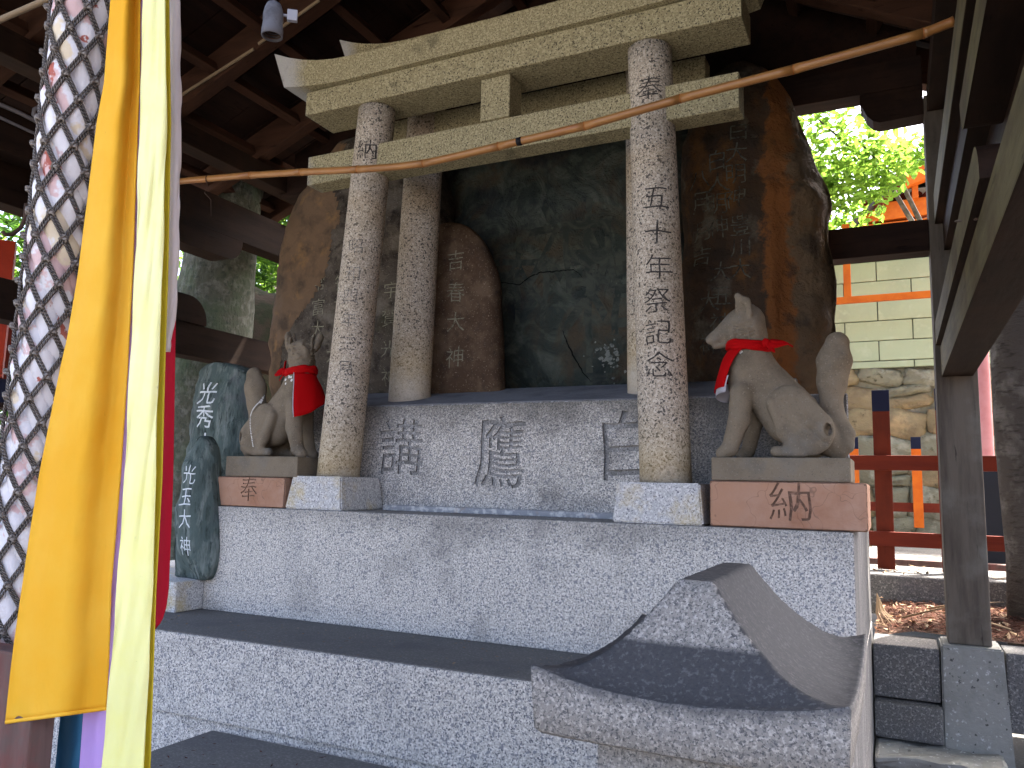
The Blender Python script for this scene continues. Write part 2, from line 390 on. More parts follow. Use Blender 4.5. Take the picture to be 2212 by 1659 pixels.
def wood(name, a, b, c=None, axis='Y', rough=0.75, k=1.0):
    st = {'X': (0.12, 1, 1), 'Y': (1, 0.12, 1), 'Z': (1, 1, 0.12)}[axis]
    ly = [(b, 'noise', 14*k, 0.42, 0.64, st)]
    if c: ly.append((c, 'noise', 3, 0.5, 0.7, None, 0.75))
    ly.append((tuple(x*0.35 for x in a), 'noise', 40*k, 0.62, 0.70, st))
    return mat(name, a, ly, rough, [('noise', 50*k, 0.5, st, 0.004), ('noise', 10*k, 0.3, st, 0.01)])
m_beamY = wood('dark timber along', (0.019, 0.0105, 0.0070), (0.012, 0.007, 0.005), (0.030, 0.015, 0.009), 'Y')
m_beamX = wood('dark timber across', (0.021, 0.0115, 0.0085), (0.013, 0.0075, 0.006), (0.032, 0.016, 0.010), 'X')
m_roofwood = wood('roof timber', (0.055, 0.026, 0.016), (0.036, 0.018, 0.012), None, 'X')
m_roofY = wood('roof batten timber', (0.055, 0.026, 0.016), (0.036, 0.018, 0.012), None, 'Y')
m_board = wood('roof board', (0.020, 0.0095, 0.0065), (0.012, 0.0065, 0.005), None, 'Y')
m_post = wood('weathered post timber', (0.105, 0.088, 0.070), (0.060, 0.049, 0.040), (0.15, 0.14, 0.118), 'Z')
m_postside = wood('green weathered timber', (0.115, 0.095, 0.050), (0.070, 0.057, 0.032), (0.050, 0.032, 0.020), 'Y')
m_oldpost = wood('old red brown timber', (0.12, 0.078, 0.068), (0.085, 0.055, 0.048), (0.20, 0.035, 0.03), 'Z')
m_bamboo = mat('dry bamboo', (0.25, 0.108, 0.028), [((0.33, 0.155, 0.045), 'noise', 3, 0.4, 0.62), ((0.28, 0.10, 0.03), 'noise', 26, 0.56, 0.68, (0.12, 1, 1), 0.7)], 0.4, [('noise', 40, 0.15, (0.1, 1, 1), 0.003)], spec=0.5)
m_bnode = mat('bamboo node', (0.30, 0.11, 0.035), [], 0.5)
m_tape = mat('black tape', (0.012, 0.012, 0.014), [], 0.4)
m_char_dark = mat('carved character, dark', (0.040, 0.036, 0.034), [((0.12, 0.11, 0.10), 'noise', 50, 0.5, 0.65)], 0.9)
m_char_grey = mat('carved character, granite', (0.25, 0.243, 0.235), [((0.10, 0.098, 0.095), 'fine', 130, 0.52, 0.62), ((0.42, 0.41, 0.40), 'fine', 90, 0.55, 0.66), ((0.12, 0.115, 0.11), 'noise', 9, 0.5, 0.62, None, 0.6)], 0.9)
m_char_worn = mat('carved character, worn', (0.10, 0.09, 0.08), [((0.34, 0.31, 0.27), 'fine', 90, 0.48, 0.56), ((0.05, 0.045, 0.04), 'fine', 150, 0.575, 0.62)], 0.9)
m_char_pale = mat('carved character, pale', (0.21, 0.20, 0.145), [((0.10, 0.09, 0.06), 'noise', 40, 0.50, 0.62)], 0.9)
m_char_faint = mat('carved character, faint', (0.10, 0.10, 0.078), [((0.035, 0.03, 0.024), 'noise', 30, 0.45, 0.60)], 0.9)
m_char_terra = mat('carved character, terracotta', (0.15, 0.09, 0.063), [((0.24, 0.14, 0.098), 'noise', 40, 0.5, 0.6)], 0.9)
m_char_white = mat('white painted character', (0.60, 0.63, 0.64), [((0.30, 0.34, 0.35), 'noise', 45, 0.52, 0.66)], 0.8)
m_white_paint = mat('white paint on stone', (0.62, 0.61, 0.58), [], 0.85)
def cloth(name, a, b, rough=0.75, sheen=True, trans=0.25, spec=0.1):
    return mat(name, a, [(b, 'noise', 3, 0.42, 0.66), (tuple(x*0.5 for x in a), 'noise', 25, 0.68, 0.75, None, 0.5)], rough, [('noise', 9, 0.25, (1, 1, 0.3), 0.02), ('fine', 400, 0.2, None, 0.001)], trans=trans, spec=spec)
m_orange = cloth('marigold cloth', (0.82, 0.44, 0.030), (0.85, 0.52, 0.06), 0.65)
m_yellow = cloth('pale yellow satin', (0.84, 0.82, 0.32), (0.86, 0.85, 0.48), 0.30, spec=0.6)
m_yellow_edge = cloth('mustard hem', (0.55, 0.43, 0.03), (0.60, 0.48, 0.04), 0.7)
m_white = cloth('off white cloth', (0.62, 0.55, 0.54), (0.66, 0.60, 0.59))
m_crimson = cloth('crimson cloth', (0.36, 0.008, 0.022), (0.30, 0.006, 0.02), trans=0.1)
m_purple = cloth('lilac cloth', (0.55, 0.36, 0.75), (0.60, 0.42, 0.80))
m_teal = cloth('blue cloth', (0.045, 0.17, 0.30), (0.06, 0.21, 0.36), trans=0.1)
m_scarf = cloth('scarlet bib cloth', (0.40, 0.0015, 0.003), (0.38, 0.001, 0.002), 0.8, trans=0.12)
m_scarf_in = cloth('white bib lining', (0.55, 0.53, 0.60), (0.5, 0.48, 0.56), 0.8)
def strandm(k):
    a = 3.1*k
    return mat('rope cloth %d' % k, (0.74, 0.725, 0.745), [((0.66, 0.47, 0.46), 'noise', 6.0+k*.3, 0.53, 0.56), ((0.70, 0.60, 0.44), 'noise', 5.1+k*.4, 0.56, 0.59), ((0.42, 0.13, 0.10), 'noise', 7.3+k*.5, 0.635, 0.65), ((0.55, 0.50, 0.48), 'noise', 40, 0.58, 0.7, None, 0.6)], 0.85, [('noise', 30, 0.5, (1, 1, 0.5), 0.008)], trans=0.1)
ST = [strandm(k) for k in range(5)]
STO = [cloth('rope strand white', (0.78, 0.77, 0.80), (0.74, 0.70, 0.68)), cloth('rope strand pink', (0.66, 0.45, 0.46), (0.72, 0.58, 0.60)),
      cloth('rope strand red', (0.52, 0.22, 0.18), (0.62, 0.42, 0.36)), cloth('rope strand cream', (0.72, 0.63, 0.48), (0.75, 0.70, 0.62))]
m_cord = mat('grey twisted cord', (0.25, 0.225, 0.205), [((0.085, 0.075, 0.070), 'twist', 1.0, 0.35, 0.65, (2.2, 75, 1))], 0.9, [('twist', 1.0, 1.0, (2.2, 75, 1), 0.004)], coord='UV')
m_knot = mat('grey knot cord', (0.24, 0.215, 0.195), [((0.08, 0.07, 0.065), 'noise', 160, 0.45, 0.6)], 0.9, [('fine', 260, 0.8, None, 0.003)])
m_verm = wood('vermilion paint, shaded', (0.105, 0.019, 0.009), (0.080, 0.015, 0.008), (0.060, 0.013, 0.008), 'Z', 0.6)  # one even dark red base with grain
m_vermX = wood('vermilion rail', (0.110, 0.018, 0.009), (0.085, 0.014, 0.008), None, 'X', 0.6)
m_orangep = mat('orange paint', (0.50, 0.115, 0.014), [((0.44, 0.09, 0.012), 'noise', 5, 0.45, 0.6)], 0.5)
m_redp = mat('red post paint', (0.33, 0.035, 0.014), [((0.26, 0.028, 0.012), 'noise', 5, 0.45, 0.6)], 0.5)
m_mossrock = mat('mossy brown rock', (0.035, 0.026, 0.018), [((0.02, 0.022, 0.012), 'noise', 5, 0.45, 0.6)], 0.95, [('noise', 8, 0.8, None, 0.03)])
m_tip = mat('black blue picket tip', (0.010, 0.012, 0.028), [], 0.55)
m_pink = mat('faded red pillar', (0.38, 0.14, 0.14), [((0.44, 0.20, 0.20), 'noise', 3, 0.4, 0.6)], 0.6)
m_block = mat('grey green concrete block', (0.34, 0.385, 0.25), [((0.26, 0.28, 0.20), 'noise', 2.2, 0.56, 0.72, (1, 1, 0.3), 0.6), ((0.30, 0.34, 0.225), 'noise', 1.5, 0.45, 0.65), ((0.38, 0.42, 0.28), 'noise', 6, 0.55, 0.7)], 0.9, [('noise', 30, 0.3)])
m_joint = mat('wall joint', (0.11, 0.115, 0.085), [], 0.95)
m_rubA = mat('tan rubble stone', (0.25, 0.195, 0.11), [((0.20, 0.15, 0.09), 'noise', 4, 0.45, 0.65), ((0.42, 0.30, 0.16), 'noise', 2.5, 0.52, 0.68), ((0.10, 0.08, 0.05), 'noise', 9, 0.6, 0.7)], 0.95, [('noise', 9, 0.9, None, 0.05)])
m_rubB = mat('grey rubble stone', (0.22, 0.205, 0.14), [((0.18, 0.17, 0.12), 'noise', 4, 0.45, 0.65), ((0.38, 0.36, 0.28), 'noise', 2.5, 0.52, 0.68), ((0.09, 0.08, 0.05), 'noise', 9, 0.6, 0.7)], 0.95, [('noise', 9, 0.9, None, 0.05)])
m_plaster = mat('white plaster', (0.78, 0.76, 0.74), [], 0.8)
m_bark = mat('grey green bark', (0.085, 0.088, 0.065), [((0.15, 0.15, 0.125), 'noise', 14, 0.48, 0.64), ((0.050, 0.055, 0.045), 'noise', 22, 0.52, 0.66), ((0.07, 0.10, 0.055), 'noise', 2, 0.5, 0.66, None, 0.8)], 0.95, [('noise', 26, 0.9, (1, 1, 0.5), 0.03)])
m_barkR = mat('dark smooth bark', (0.060, 0.052, 0.046), [((0.12, 0.11, 0.10), 'noise', 5, 0.52, 0.66), ((0.03, 0.026, 0.022), 'noise', 12, 0.54, 0.7, (1, 1, 4))], 0.9, [('noise', 16, 0.7, (1, 1, 3), 0.02)])
m_leaf = mat('fresh green leaf', (0.13, 0.24, 0.03), [((0.20, 0.32, 0.04), 'noise', 4, 0.45, 0.6)], 0.5, trans=0.62)
m_leaf2 = mat('dark green leaf', (0.04, 0.10, 0.015), [((0.10, 0.20, 0.02), 'noise', 4, 0.45, 0.6)], 0.5, trans=0.5)
m_ground = mat('pale gravel ground', (0.24, 0.225, 0.20), [((0.17, 0.155, 0.135), 'noise', 2, 0.45, 0.6), ((0.42, 0.40, 0.37), 'fine', 60, 0.55, 0.65)], 0.95, [('noise', 30, 0.5)])
m_paving = mat('grey paving', (0.16, 0.15, 0.135), [((0.10, 0.10, 0.095), 'noise', 2, 0.45, 0.6), ((0.20, 0.20, 0.19), 'fine', 60, 0.55, 0.65)], 0.95)
m_soil = mat('dark soil', (0.075, 0.045, 0.033), [((0.035, 0.022, 0.016), 'noise', 14, 0.45, 0.6), ((0.15, 0.08, 0.055), 'noise', 30, 0.55, 0.65)], 0.95, [('noise', 30, 1.0, None, 0.03)])
m_needle = mat('red brown needle litter', (0.085, 0.034, 0.022), [((0.045, 0.020, 0.014), 'noise', 12, 0.45, 0.6), ((0.15, 0.075, 0.05), 'noise', 25, 0.56, 0.66)], 0.85)
m_litter = mat('fallen leaf', (0.22, 0.145, 0.085), [((0.34, 0.28, 0.20), 'noise', 8, 0.5, 0.6), ((0.25, 0.10, 0.04), 'noise', 6, 0.55, 0.65)], 0.7)
m_grey_metal = mat('grey conduit', (0.16, 0.15, 0.155), [], 0.45)
m_socket = mat('grey plastic lamp socket', (0.13, 0.13, 0.145), [((0.08, 0.08, 0.09), 'noise', 20, 0.5, 0.65)], 0.5)
m_socket_in = mat('socket inside', (0.04, 0.038, 0.035), [], 0.5)
m_switch = mat('white plastic switch', (0.30, 0.30, 0.33), [], 0.45)
m_iron = mat('rusty iron', (0.07, 0.045, 0.035), [], 0.7)
m_cable = mat('old cream cable cover', (0.22, 0.165, 0.105), [], 0.6)
m_plastic = mat('clear plastic sleeve', (0.50, 0.50, 0.56), [], 0.3)
m_redpin = mat('red pin', (0.6, 0.03, 0.02), [], 0.4)
m_tile = mat('dark roof covering', (0.05, 0.048, 0.046), [], 0.8)
m_dim = mat('dark box', (0.02, 0.024, 0.03), [], 0.7)
m_lath = wood('tan lath', (0.22, 0.15, 0.09), (0.16, 0.11, 0.07), None, 'Z')

# ================================================================ SETTING
def struct(name, bm, mt, **k):
    o = obj(name, bm, mt, **k); o['kind'] = 'structure'; return o

def slab(name, x0, x1, y0, y1, z, mt, n=60, amp=0.0, kind='structure'):
    b = bmesh.new(); g = [[b.verts.new((x0+(x1-x0)*i/n, y0+(y1-y0)*j/n, z + (amp*fbm((x0+(x1-x0)*i/n, y0+(y1-y0)*j/n, 0), 4, 2.5) if amp else 0))) for j in range(n+1)] for i in range(n+1)]
    for i in range(n):
        for j in range(n): b.faces.new((g[i][j], g[i+1][j], g[i+1][j+1], g[i][j+1]))
    return struct(name, b, mt, smooth=True)

slab('ground', -120, 120, -120, 120, 0.0, m_paving, 4)
slab('side_bed', 1.2, 30, -14, 4.4, 0.03, m_soil, 6)  # unseen dark earth, added to cut light bouncing from the right
slab('yard_ground', -0.12, 30, 7.1, 60, 0.95, m_ground, 4)

# stone altar: landing, steps, main block
AX, AY = -1.7, 3.9
altar = thing('stone_altar', 'stepped pale granite altar base carrying the two torii, the foxes and the tall stones', 'altar', (AX, AY, 0))
obj('landing_slab', box(-2.60, 0.0, 1.2, 2.60, 0.0, 0.565, 0.008), m_granite, altar)
obj('rough_footing', box(-4.2, -0.14, 2.615, 4.72, 0.0, 0.598, 0.006), m_granite, altar)
obj('lower_step', box(-4.2, -0.14, 2.59, 4.74, 0.600, 0.934, 0.007), m_granite, altar)
# dusty tread sheets just above the steps, weak overhead light painted as dark tone
obj('tread', box(-4.19, -0.148, 2.598, 3.11, 0.9345, 0.9385, 0.0), m_step_top, altar)
obj('tread', box(-2.59, -0.01, 1.21, 2.58, 0.5655, 0.5695, 0.0), m_step_top, altar)
# main block with the donor lines at its right end
obj('main_block', box(-3.24, -0.142, 3.10, 4.74, 0.9392, 1.464, 0.007), m_granite_main, altar)
mb = altar.children[-1]
obj('mortar_joint', box(-2.36, -1.05, 3.40, 3.50, 1.465, 1.492, 0.004), m_mortar, altar)
for t, x, y in (('出町', 1583+231, 1215), ('三太', 1755, 1235), ('白', 1790, 1180)):
    p = at(x, y, 'Y', 3.1); write_on(mb, '\n'.join(t), (p.x, 3.05, p.z), 0.075, m_char_grey, parent=altar, name='donor_character', cell=0.02, off=-0.02, seed=x)
# plinth block with 白鷹講 (read right to left)
pl = box(-3.02, -0.165, 3.48, 4.7, 1.4645, 2.008, 0.006, 1)
def chz(px, py, Y=3.48):
    p = at(px, py, 'Y', Y); return p.x, p.z
c1 = chz(868, 965); c2 = chz(1080, 975); c3 = chz(1352, 960)
pl = carve(pl, [('講', c1[0], 3.48, c1[1], 0.31, 0.011, 0.92, 1.0, 0), ('鷹', c2[0], 3.48, c2[1], 0.36, 0.009, 0.80, 1.05, 0), ('白', c3[0], 3.48, c3[1], 0.31, 0.013, 1.0, 1.12, 0)])
for v in pl.verts:
    if v.co.x > -0.3 and v.co.y > 4.0: v.co.x -= 0.35
plinth = obj('inscribed_plinth', pl, m_granite_plinth, altar, label='grey granite block carved with three large characters')
def recess(o, yf, mt, dep=0.02):
    o.data.materials.append(mt)
    yl_ = yf - wloc(o).y
    for p in o.data.polygons:
        if yl_ + 0.0008 < p.center.y < yl_ + dep and max(v for v in [o.data.vertices[i].co.y for i in p.vertices]) < yl_ + dep: p.material_index = 1
recess(plinth, 3.48, m_char_grey, 0.016)
for o_ in list(altar.children):     # weathered, rougher end faces
    if o_.name.split('.')[0] in ('main_block', 'lower_step', 'rough_footing'):
        o_.data.materials.append(m_granite_end)
        for p in o_.data.polygons:
            if p.normal.x > 0.6: p.material_index = 1
# small block at the left corner under the blue green stones
obj('corner_block', box(-4.15, -3.245, 2.93, 4.7, 0.9392, 1.088, 0.008), m_granite_white, altar)
# cement bed sloping up behind the rear torii
zb = at(1073, 840, 'Y', 4.05).z
obj('cement_bed', prism([(3.50, 2.0085), (3.50, 2.014), (4.05, zb), (4.6, zb), (4.6, 2.0085)], 'X', -3.0, -0.42, 0.003), m_cement, altar)

# ---------------------------------------------------------------- torii
def pillar(x0, x1, y, z0, z1, r0, r1, seg=48):
    b = bmesh.new(); n = 14; rings = []
    for i in range(n+1):
        t = i/n; r = r0 + (r1-r0)*t; x = x0 + (x1-x0)*t; z = z0 + (z1-z0)*t
        rings.append([b.verts.new((x + r*math.cos(2*math.pi*k/seg), y + r*math.sin(2*math.pi*k/seg), z)) for k in range(seg)])
    for i in range(n):
        for k in range(seg): b.faces.new((rings[i][k], rings[i][(k+1) % seg], rings[i+1][(k+1) % seg], rings[i+1][k]))
    b.faces.new(rings[0][::-1]); b.faces.new(rings[-1])
    return b

def lintel(xc, half, flat, y0, y1, z0, h, tipz, tiph, out, bev=0.004):
    """upswept top beam: outline in XZ, extruded along Y"""
    top = []; bot = []
    n = 26
    for i in range(n+1):
        u = -1 + 2*i/n; a = abs(u)
        e = max(0.0, (a - flat)/(1-flat))
        top.append((xc + u*(half + out*1.0), z0 + h + (tipz)*e**2.0 + 0.02*a*a))
        bot.append((xc + u*half, z0 + (tiph)*e**2.0))
    return prism(bot + top[::-1], 'Y', y0, y1, 0.0)

TX = -1.72
tor = thing('stone_torii', 'larger front stone torii gate of speckled granite with dark carved characters on its pillars', 'torii gate', (TX, 3.3, 1.465), 'stone torii gates')
for cx, label, x0b, x1b, x0t, x1t in ((-2.575, None, -2.752, -2.402, -2.726, -2.424), (-0.862, 'pale granite pillar base stained yellow', -1.044, -0.676, -1.030, -0.692)):
    o = obj('pillar_base', hexa([(x0b, 3.118, 1.4655), (x1b, 3.118, 1.4655), (x1b, 3.470, 1.4655), (x0b, 3.470, 1.4655)],
            [(x0t, 3.135, 1.628), (x1t, 3.135, 1.628), (x1t, 3.455, 1.628), (x0t, 3.455, 1.628)], 0.007), m_granite_white, tor)
    if label: o['label'] = label
pLb = -2.567; pLt = (at(775, 260, 'Y', 3.3).x + at(853, 260, 'Y', 3.3).x)/2 + 0.005
pRb = -0.868; pRt = (at(1357, 130, 'Y', 3.3).x + at(1447, 130, 'Y', 3.3).x)/2 + 0.005
pil_L = obj('pillar', pillar(pLb, pLt, 3.295, 1.629, 3.573, 0.108, 0.098), m_granite_torii, tor, smooth=True)
pil_R = obj('pillar', pillar(pRb, pRt, 3.295, 1.629, 3.573, 0.108, 0.098), m_granite_torii, tor, smooth=True)
obj('lower_lintel', box(-2.83, -0.537, 3.235, 3.36, 3.196, 3.356, 0.006), m_granite_beam, tor)
obj('centre_strut', box(-1.765, -1.607, 3.225, 3.36, 3.357, 3.573, 0.006), m_granite_beam, tor)
obj('upper_lintel', box(-2.83, -0.515, 3.19, 3.43, 3.5745, 3.706, 0.006), m_granite_beam, tor)
obj('top_lintel', lintel(TX, 1.245, 0.62, 3.160, 3.46, 3.7075, 0.125, 0.115, 0.045, 0.085), m_granite_beam, tor)

def column_text(target, chars, x, size, mt, par, Y=3.1, seedb=0, off=-0.03, sx=1.0, name='carved_character', right=(1, 0, 0), cell=0.015):
    """chars: list of (character, px, py)"""
    for i, (c, px, py) in enumerate(chars):
        p = at(px, py, 'Y', Y)
        write_on(target, c, (p.x, Y-0.3, p.z), size, mt, parent=par, off=off, sx=sx, name=name, seed=seedb+i*3.7, right=right, cell=cell)
write = column_text
write(pil_R, [('奉', 1402, 190), ('五', 1415, 427), ('十', 1419, 502), ('年', 1422, 576), ('祭', 1420, 648), ('記', 1422, 717), ('念', 1425, 787)], 0, 0.118, m_char_dark, tor, Y=3.2)
write(pil_L, [('納', 790, 322)], 0, 0.115, m_char_dark, tor, Y=3.2, seedb=9)
write(pil_L, [('昭', 768, 532), ('和', 762, 590), ('四', 757, 640), ('年', 753, 690), ('三', 748, 742), ('月', 744, 795)], 0, 0.085, m_char_worn, tor, Y=3.2, seedb=11)

tor2 = thing('stone_torii', 'smaller stone torii gate standing on the inscribed plinth behind the front gate', 'torii gate', (TX, 3.73, 2.01), 'stone torii gates')
r1b = (at(845, 850, 'Y', 3.72).x + at(918, 850, 'Y', 3.72).x)/2; r1t = (at(884, 300, 'Y', 3.72).x + at(945, 300, 'Y', 3.72).x)/2
r2b = at(1357, 850, 'Y', 3.72).x + 0.115; r2t = at(1352, 300, 'Y', 3.72).x + 0.108
z1 = 2.015
obj('pillar', pillar(r1b, r1t + (r1t-r1b)*0.3, 3.735, z1, 3.90, 0.118, 0.106), m_granite_torii, tor2, smooth=True)
obj('pillar', pillar(r2b, r2t + (r2t-r2b)*0.3, 3.735, z1, 3.90, 0.118, 0.106), m_granite_torii, tor2, smooth=True)
nz = at(1119, 205, 'Y', 3.68).z
obj('lower_lintel', box(-2.70, -0.77, 3.68, 3.79, nz-0.17, nz, 0.005), m_granite_beam, tor2)
obj('upper_lintel', box(-2.78, -0.68, 3.63, 3.85, 3.9015, 4.03, 0.005), m_granite_beam, tor2)
obj('top_lintel', lintel(TX, 1.16, 0.62, 3.60, 3.88, 4.0315, 0.12, 0.10, 0.04, 0.08), m_granite_beam, tor2)

# ---------------------------------------------------------------- tall stones
def stele(name, outline, Yf, T, label, mt, amp=0.02, seed=1.0, edge=7, face_amp=0.006, N=150, R=34, bulge=0.0, ridge=None, scale=3.0, gp=None):
    """natural slab: closed outline [(x, z)] in the plane Y = Yf, thickness T, worked or rough face"""
    n = len(outline); per = [0.0]
    for i in range(n):
        a = outline[i]; c = outline[(i+1) % n]; per.append(per[-1] + math.hypot(c[0]-a[0], c[1]-a[1]))
    pts = []
    for k in range(N):
        s = per[-1]*k/N
        i = max(j for j in range(n) if per[j] <= s + 1e-9); t = (s-per[i])/(per[i+1]-per[i])
        a = outline[i]; c = outline[(i+1) % n]; pts.append([a[0]+(c[0]-a[0])*t, a[1]+(c[1]-a[1])*t])
    for _ in range(2):
        pts = [[(pts[k-1][0]+2*pts[k][0]+pts[(k+1) % N][0])/4, (pts[k-1][1]+2*pts[k][1]+pts[(k+1) % N][1])/4] for k in range(N)]
    cx = sum(p[0] for p in pts)/N; cz = sum(p[1] for p in pts)/N
    cx = sum(p[0] for p in outline)/n if gp is None else gp[0]; cz = cz if gp is None else gp[1]
    zmin = min(p[1] for p in outline)
    b = bmesh.new(); rings = []
    for r in range(1, R+1):
        t = r/R; t = t**0.8
        ring = []
        for p in pts:
            j = 1 + 0.0
            x = cx + (p[0]-cx)*t*j; z = cz + (p[1]-cz)*t*j
            rough = fbm((x*scale+seed, z*scale, seed*2.3), 5)
            fine = fbm((x*14+seed, z*14, 3.1), 3)
            y = Yf + T*0.42*t**edge - bulge*(1-t*t) + face_amp*rough*2 + amp*rough*t**3 + 0.3*face_amp*fine
            if ridge: y += ridge(x, z)
            ring.append(b.verts.new((x, y, z)))
        rings.append(ring)
    c0 = b.verts.new((cx, Yf - bulge + (ridge(cx, cz) if ridge else 0), cz))
    for k in range(N): b.faces.new((c0, rings[0][k], rings[0][(k+1) % N]))
    for r in range(R-1):
        for k in range(N): b.faces.new((rings[r][k], rings[r+1][k], rings[r+1][(k+1) % N], rings[r][(k+1) % N]))
    last = rings[-1]
    for q, (sc, dy) in enumerate(((1.012, 0.55), (1.008, 0.8), (0.97, 1.0))):
        ring = []
        for k, p in enumerate(pts):
            w = fbm((p[0]*6+seed, dy*3, p[1]*6), 4)
            s2 = sc + 0.03*w*amp/0.02*0.5
            z = cz + (p[1]-cz)*s2
            if p[1] - zmin < 0.03: z = p[1]
            ring.append(b.verts.new((cx + (p[0]-cx)*s2, Yf + T*dy + amp*w, z)))
        for k in range(N): b.faces.new((last[k], ring[k], ring[(k+1) % N], last[(k+1) % N]))
        last = ring
    b.faces.new(last[::-1])
    bmesh.ops.recalc_face_normals(b, faces=b.faces)
    root = thing(name, label, 'inscribed stone', (cx, Yf+T/2, zmin))
    o = obj('stone', b, mt, root, smooth=True)
    return root, o

def outl(pts, Y): return [(lambda q: (q.x, q.z))(at(x, y, 'Y', Y)) for x, y in pts]
# left brown stone
YL = 3.98
ol = outl([(704, 286), (735, 272), (790, 262), (850, 275), (905, 300), (930, 420), (940, 650), (940, 872), (750, 893), (560, 905), (553, 840), (552, 740), (556, 690), (560, 640), (572, 560), (577, 525), (584, 510), (590, 480), (600, 440), (625, 400), (640, 368), (668, 330)], YL)
lst, lso = stele('inscribed_stone', ol, YL, 0.34, 'tall brown stele with an orange broken left edge, behind the left fox', m_brown, 0.035, 2.0, 5, 0.004, scale=5)
# broken orange edge strip
eb = [(704, 286), (735, 300), (722, 340), (712, 385), (728, 440), (732, 480), (716, 500), (712, 560), (700, 600), (672, 650), (640, 690), (610, 740), (603, 800), (600, 880), (560, 900), (552, 740), (560, 640), (577, 525), (590, 480), (612, 425), (640, 368), (668, 330)]
wr = [('常', 671, 604), ('富', 671, 658), ('大', 669, 706), ('笹', 722, 604), ('吉', 719, 656), ('大', 716, 712), ('神', 708, 800), ('宇', 827, 620), ('賀', 823, 680), ('光', 820, 748), ('神', 818, 810), ('大', 700, 760)]
write(lso, wr, 0, 0.118, m_char_pale, lst, Y=3.9, seedb=30, off=-0.035, name='carved_character')
# orange weathered rim as its own chipped layer of the same stone
def rim_patch(target, px, par, mt, Yr, lift=0.006):
    poly = [(lambda q: Vector((q.x, q.z)))(at(x, y, 'Y', Yr)) for x, y in px]
    me = target.data; base = wloc(target); b = bmesh.new()
    def inside(x, z):
        c = False; j = len(poly)-1
        for i in range(len(poly)):
            if (poly[i].y > z) != (poly[j].y > z) and x < (poly[j].x-poly[i].x)*(z-poly[i].y)/(poly[j].y-poly[i].y)+poly[i].x: c = not c
            j = i
        return c
    vm = {}
    for p in me.polygons:
        ctr = p.center + base
        if ctr.y > Yr + 0.16: continue
        w = 0.014*noise.noise(Vector((ctr.x*14, ctr.z*14, 0)))
        if inside(ctr.x+w, ctr.z+w):
            vs = []
            for i in p.vertices:
                if i not in vm: vm[i] = b.verts.new(me.vertices[i].co + base + Vector((0, -lift*(0.6+0.6*noise.noise((me.vertices[i].co)*20)), 0)))
                vs.append(vm[i])
            b.faces.new(vs)
    return obj('weathered_edge', b, mt, par, smooth=True, label='orange brown broken rim of the stone')
rim_patch(lso, eb, lst, m_brown_edge, YL)

# right rust streaked stone
YR = 4.05
orr = outl([(1462, 925), (1462, 600), (1458, 330), (1478, 210), (1515, 135), (1560, 112), (1600, 108), (1640, 122), (1672, 142), (1690, 165), (1706, 205), (1725, 250), (1742, 285), (1752, 330), (1770, 360), (1786, 385), (1788, 415), (1775, 440), (1778, 490), (1790, 530), (1797, 570), (1796, 620), (1789, 660), (1797, 700), (1800, 760), (1800, 935)], YR)
xr = at(1660, 500, 'Y', YR).x
def rridge(x, z):
    d = x - xr
    y = 0.0
    if d > 0: y += 0.10*min(d/0.35, 1.0) + 0.03*math.sin(z*5+1) * min(d/0.1, 1)
    y += -0.02*math.exp(-((d-0.02)/0.03)**2)
    q = at(1750, 405, 'Y', YR)
    y -= 0.07*math.exp(-((x-q.x)/0.09)**2 - ((z-q.z)/0.07)**2)
    return y
rst, rso = stele('inscribed_stone', orr, YR, 0.36, 'tall rust streaked stele with an orange band, behind the right fox', m_rust, 0.05, 6.0, 5, 0.012, scale=4, ridge=rridge, N=190, R=44)
rst.location = rst.location
write(rso, [('白', 1586, 262), ('大', 1584, 312), ('明', 1582, 362), ('神', 1580, 412), ('白', 1540, 330), ('人', 1540, 378), ('明', 1540, 426), ('神', 1540, 474), ('八', 1500, 370), ('月', 1500, 420), ('月', 1500, 480), ('吉', 1500, 536),
            ('豊', 1590, 470), ('川', 1590, 520), ('大', 1592, 570), ('大', 1548, 575), ('五', 1548, 630), ('大', 1522, 640), ('神', 1548, 690), ('神', 1520, 735)], 0, 0.12, m_char_faint, rst, Y=3.95, seedb=60, off=-0.03)

# centre dark green stone
YC = 4.28
oc = outl([(905, 900), (910, 500), (925, 330), (960, 240), (1040, 190), (1160, 165), (1300, 160), (1400, 180), (1470, 240), (1500, 350), (1510, 600), (1505, 880)], YC)
def cridge(x, z):
    v = noise.ridged_multi_fractal(Vector((x*1.6+4, 0.3, z*1.3)), 1.0, 2.1, 4, 0.9, 2.0)
    return -0.022*v + 0.012*math.sin(6*x + 3*noise.noise(Vector((x*2, z*2, 0))))
cst, cso = stele('inscribed_stone', oc, YC, 0.35, 'broad dark green polished stele in the middle, between the pillars of the torii', m_dark, 0.03, 9.0, 5, 0.012, ridge=cridge, N=200, R=60)
m_relief = mat('dark relief character', (0.058, 0.064, 0.052), [((0.030, 0.037, 0.032), 'warp', 6, 0.42, 0.58)], 0.7)
for c, px, py, sz in (('神', 1220, 560, 0.62), ('神', 1330, 640, 0.70), ('木', 1110, 600, 0.45)):
    p = at(px, py, 'Y', 4.2)
    write_on(cso, c, (p.x, 3.9, p.z), sz, m_relief, parent=cst, off=-0.02, name='carved_character', seed=px, cell=0.03, sy=1.35)
lb = bmesh.new()
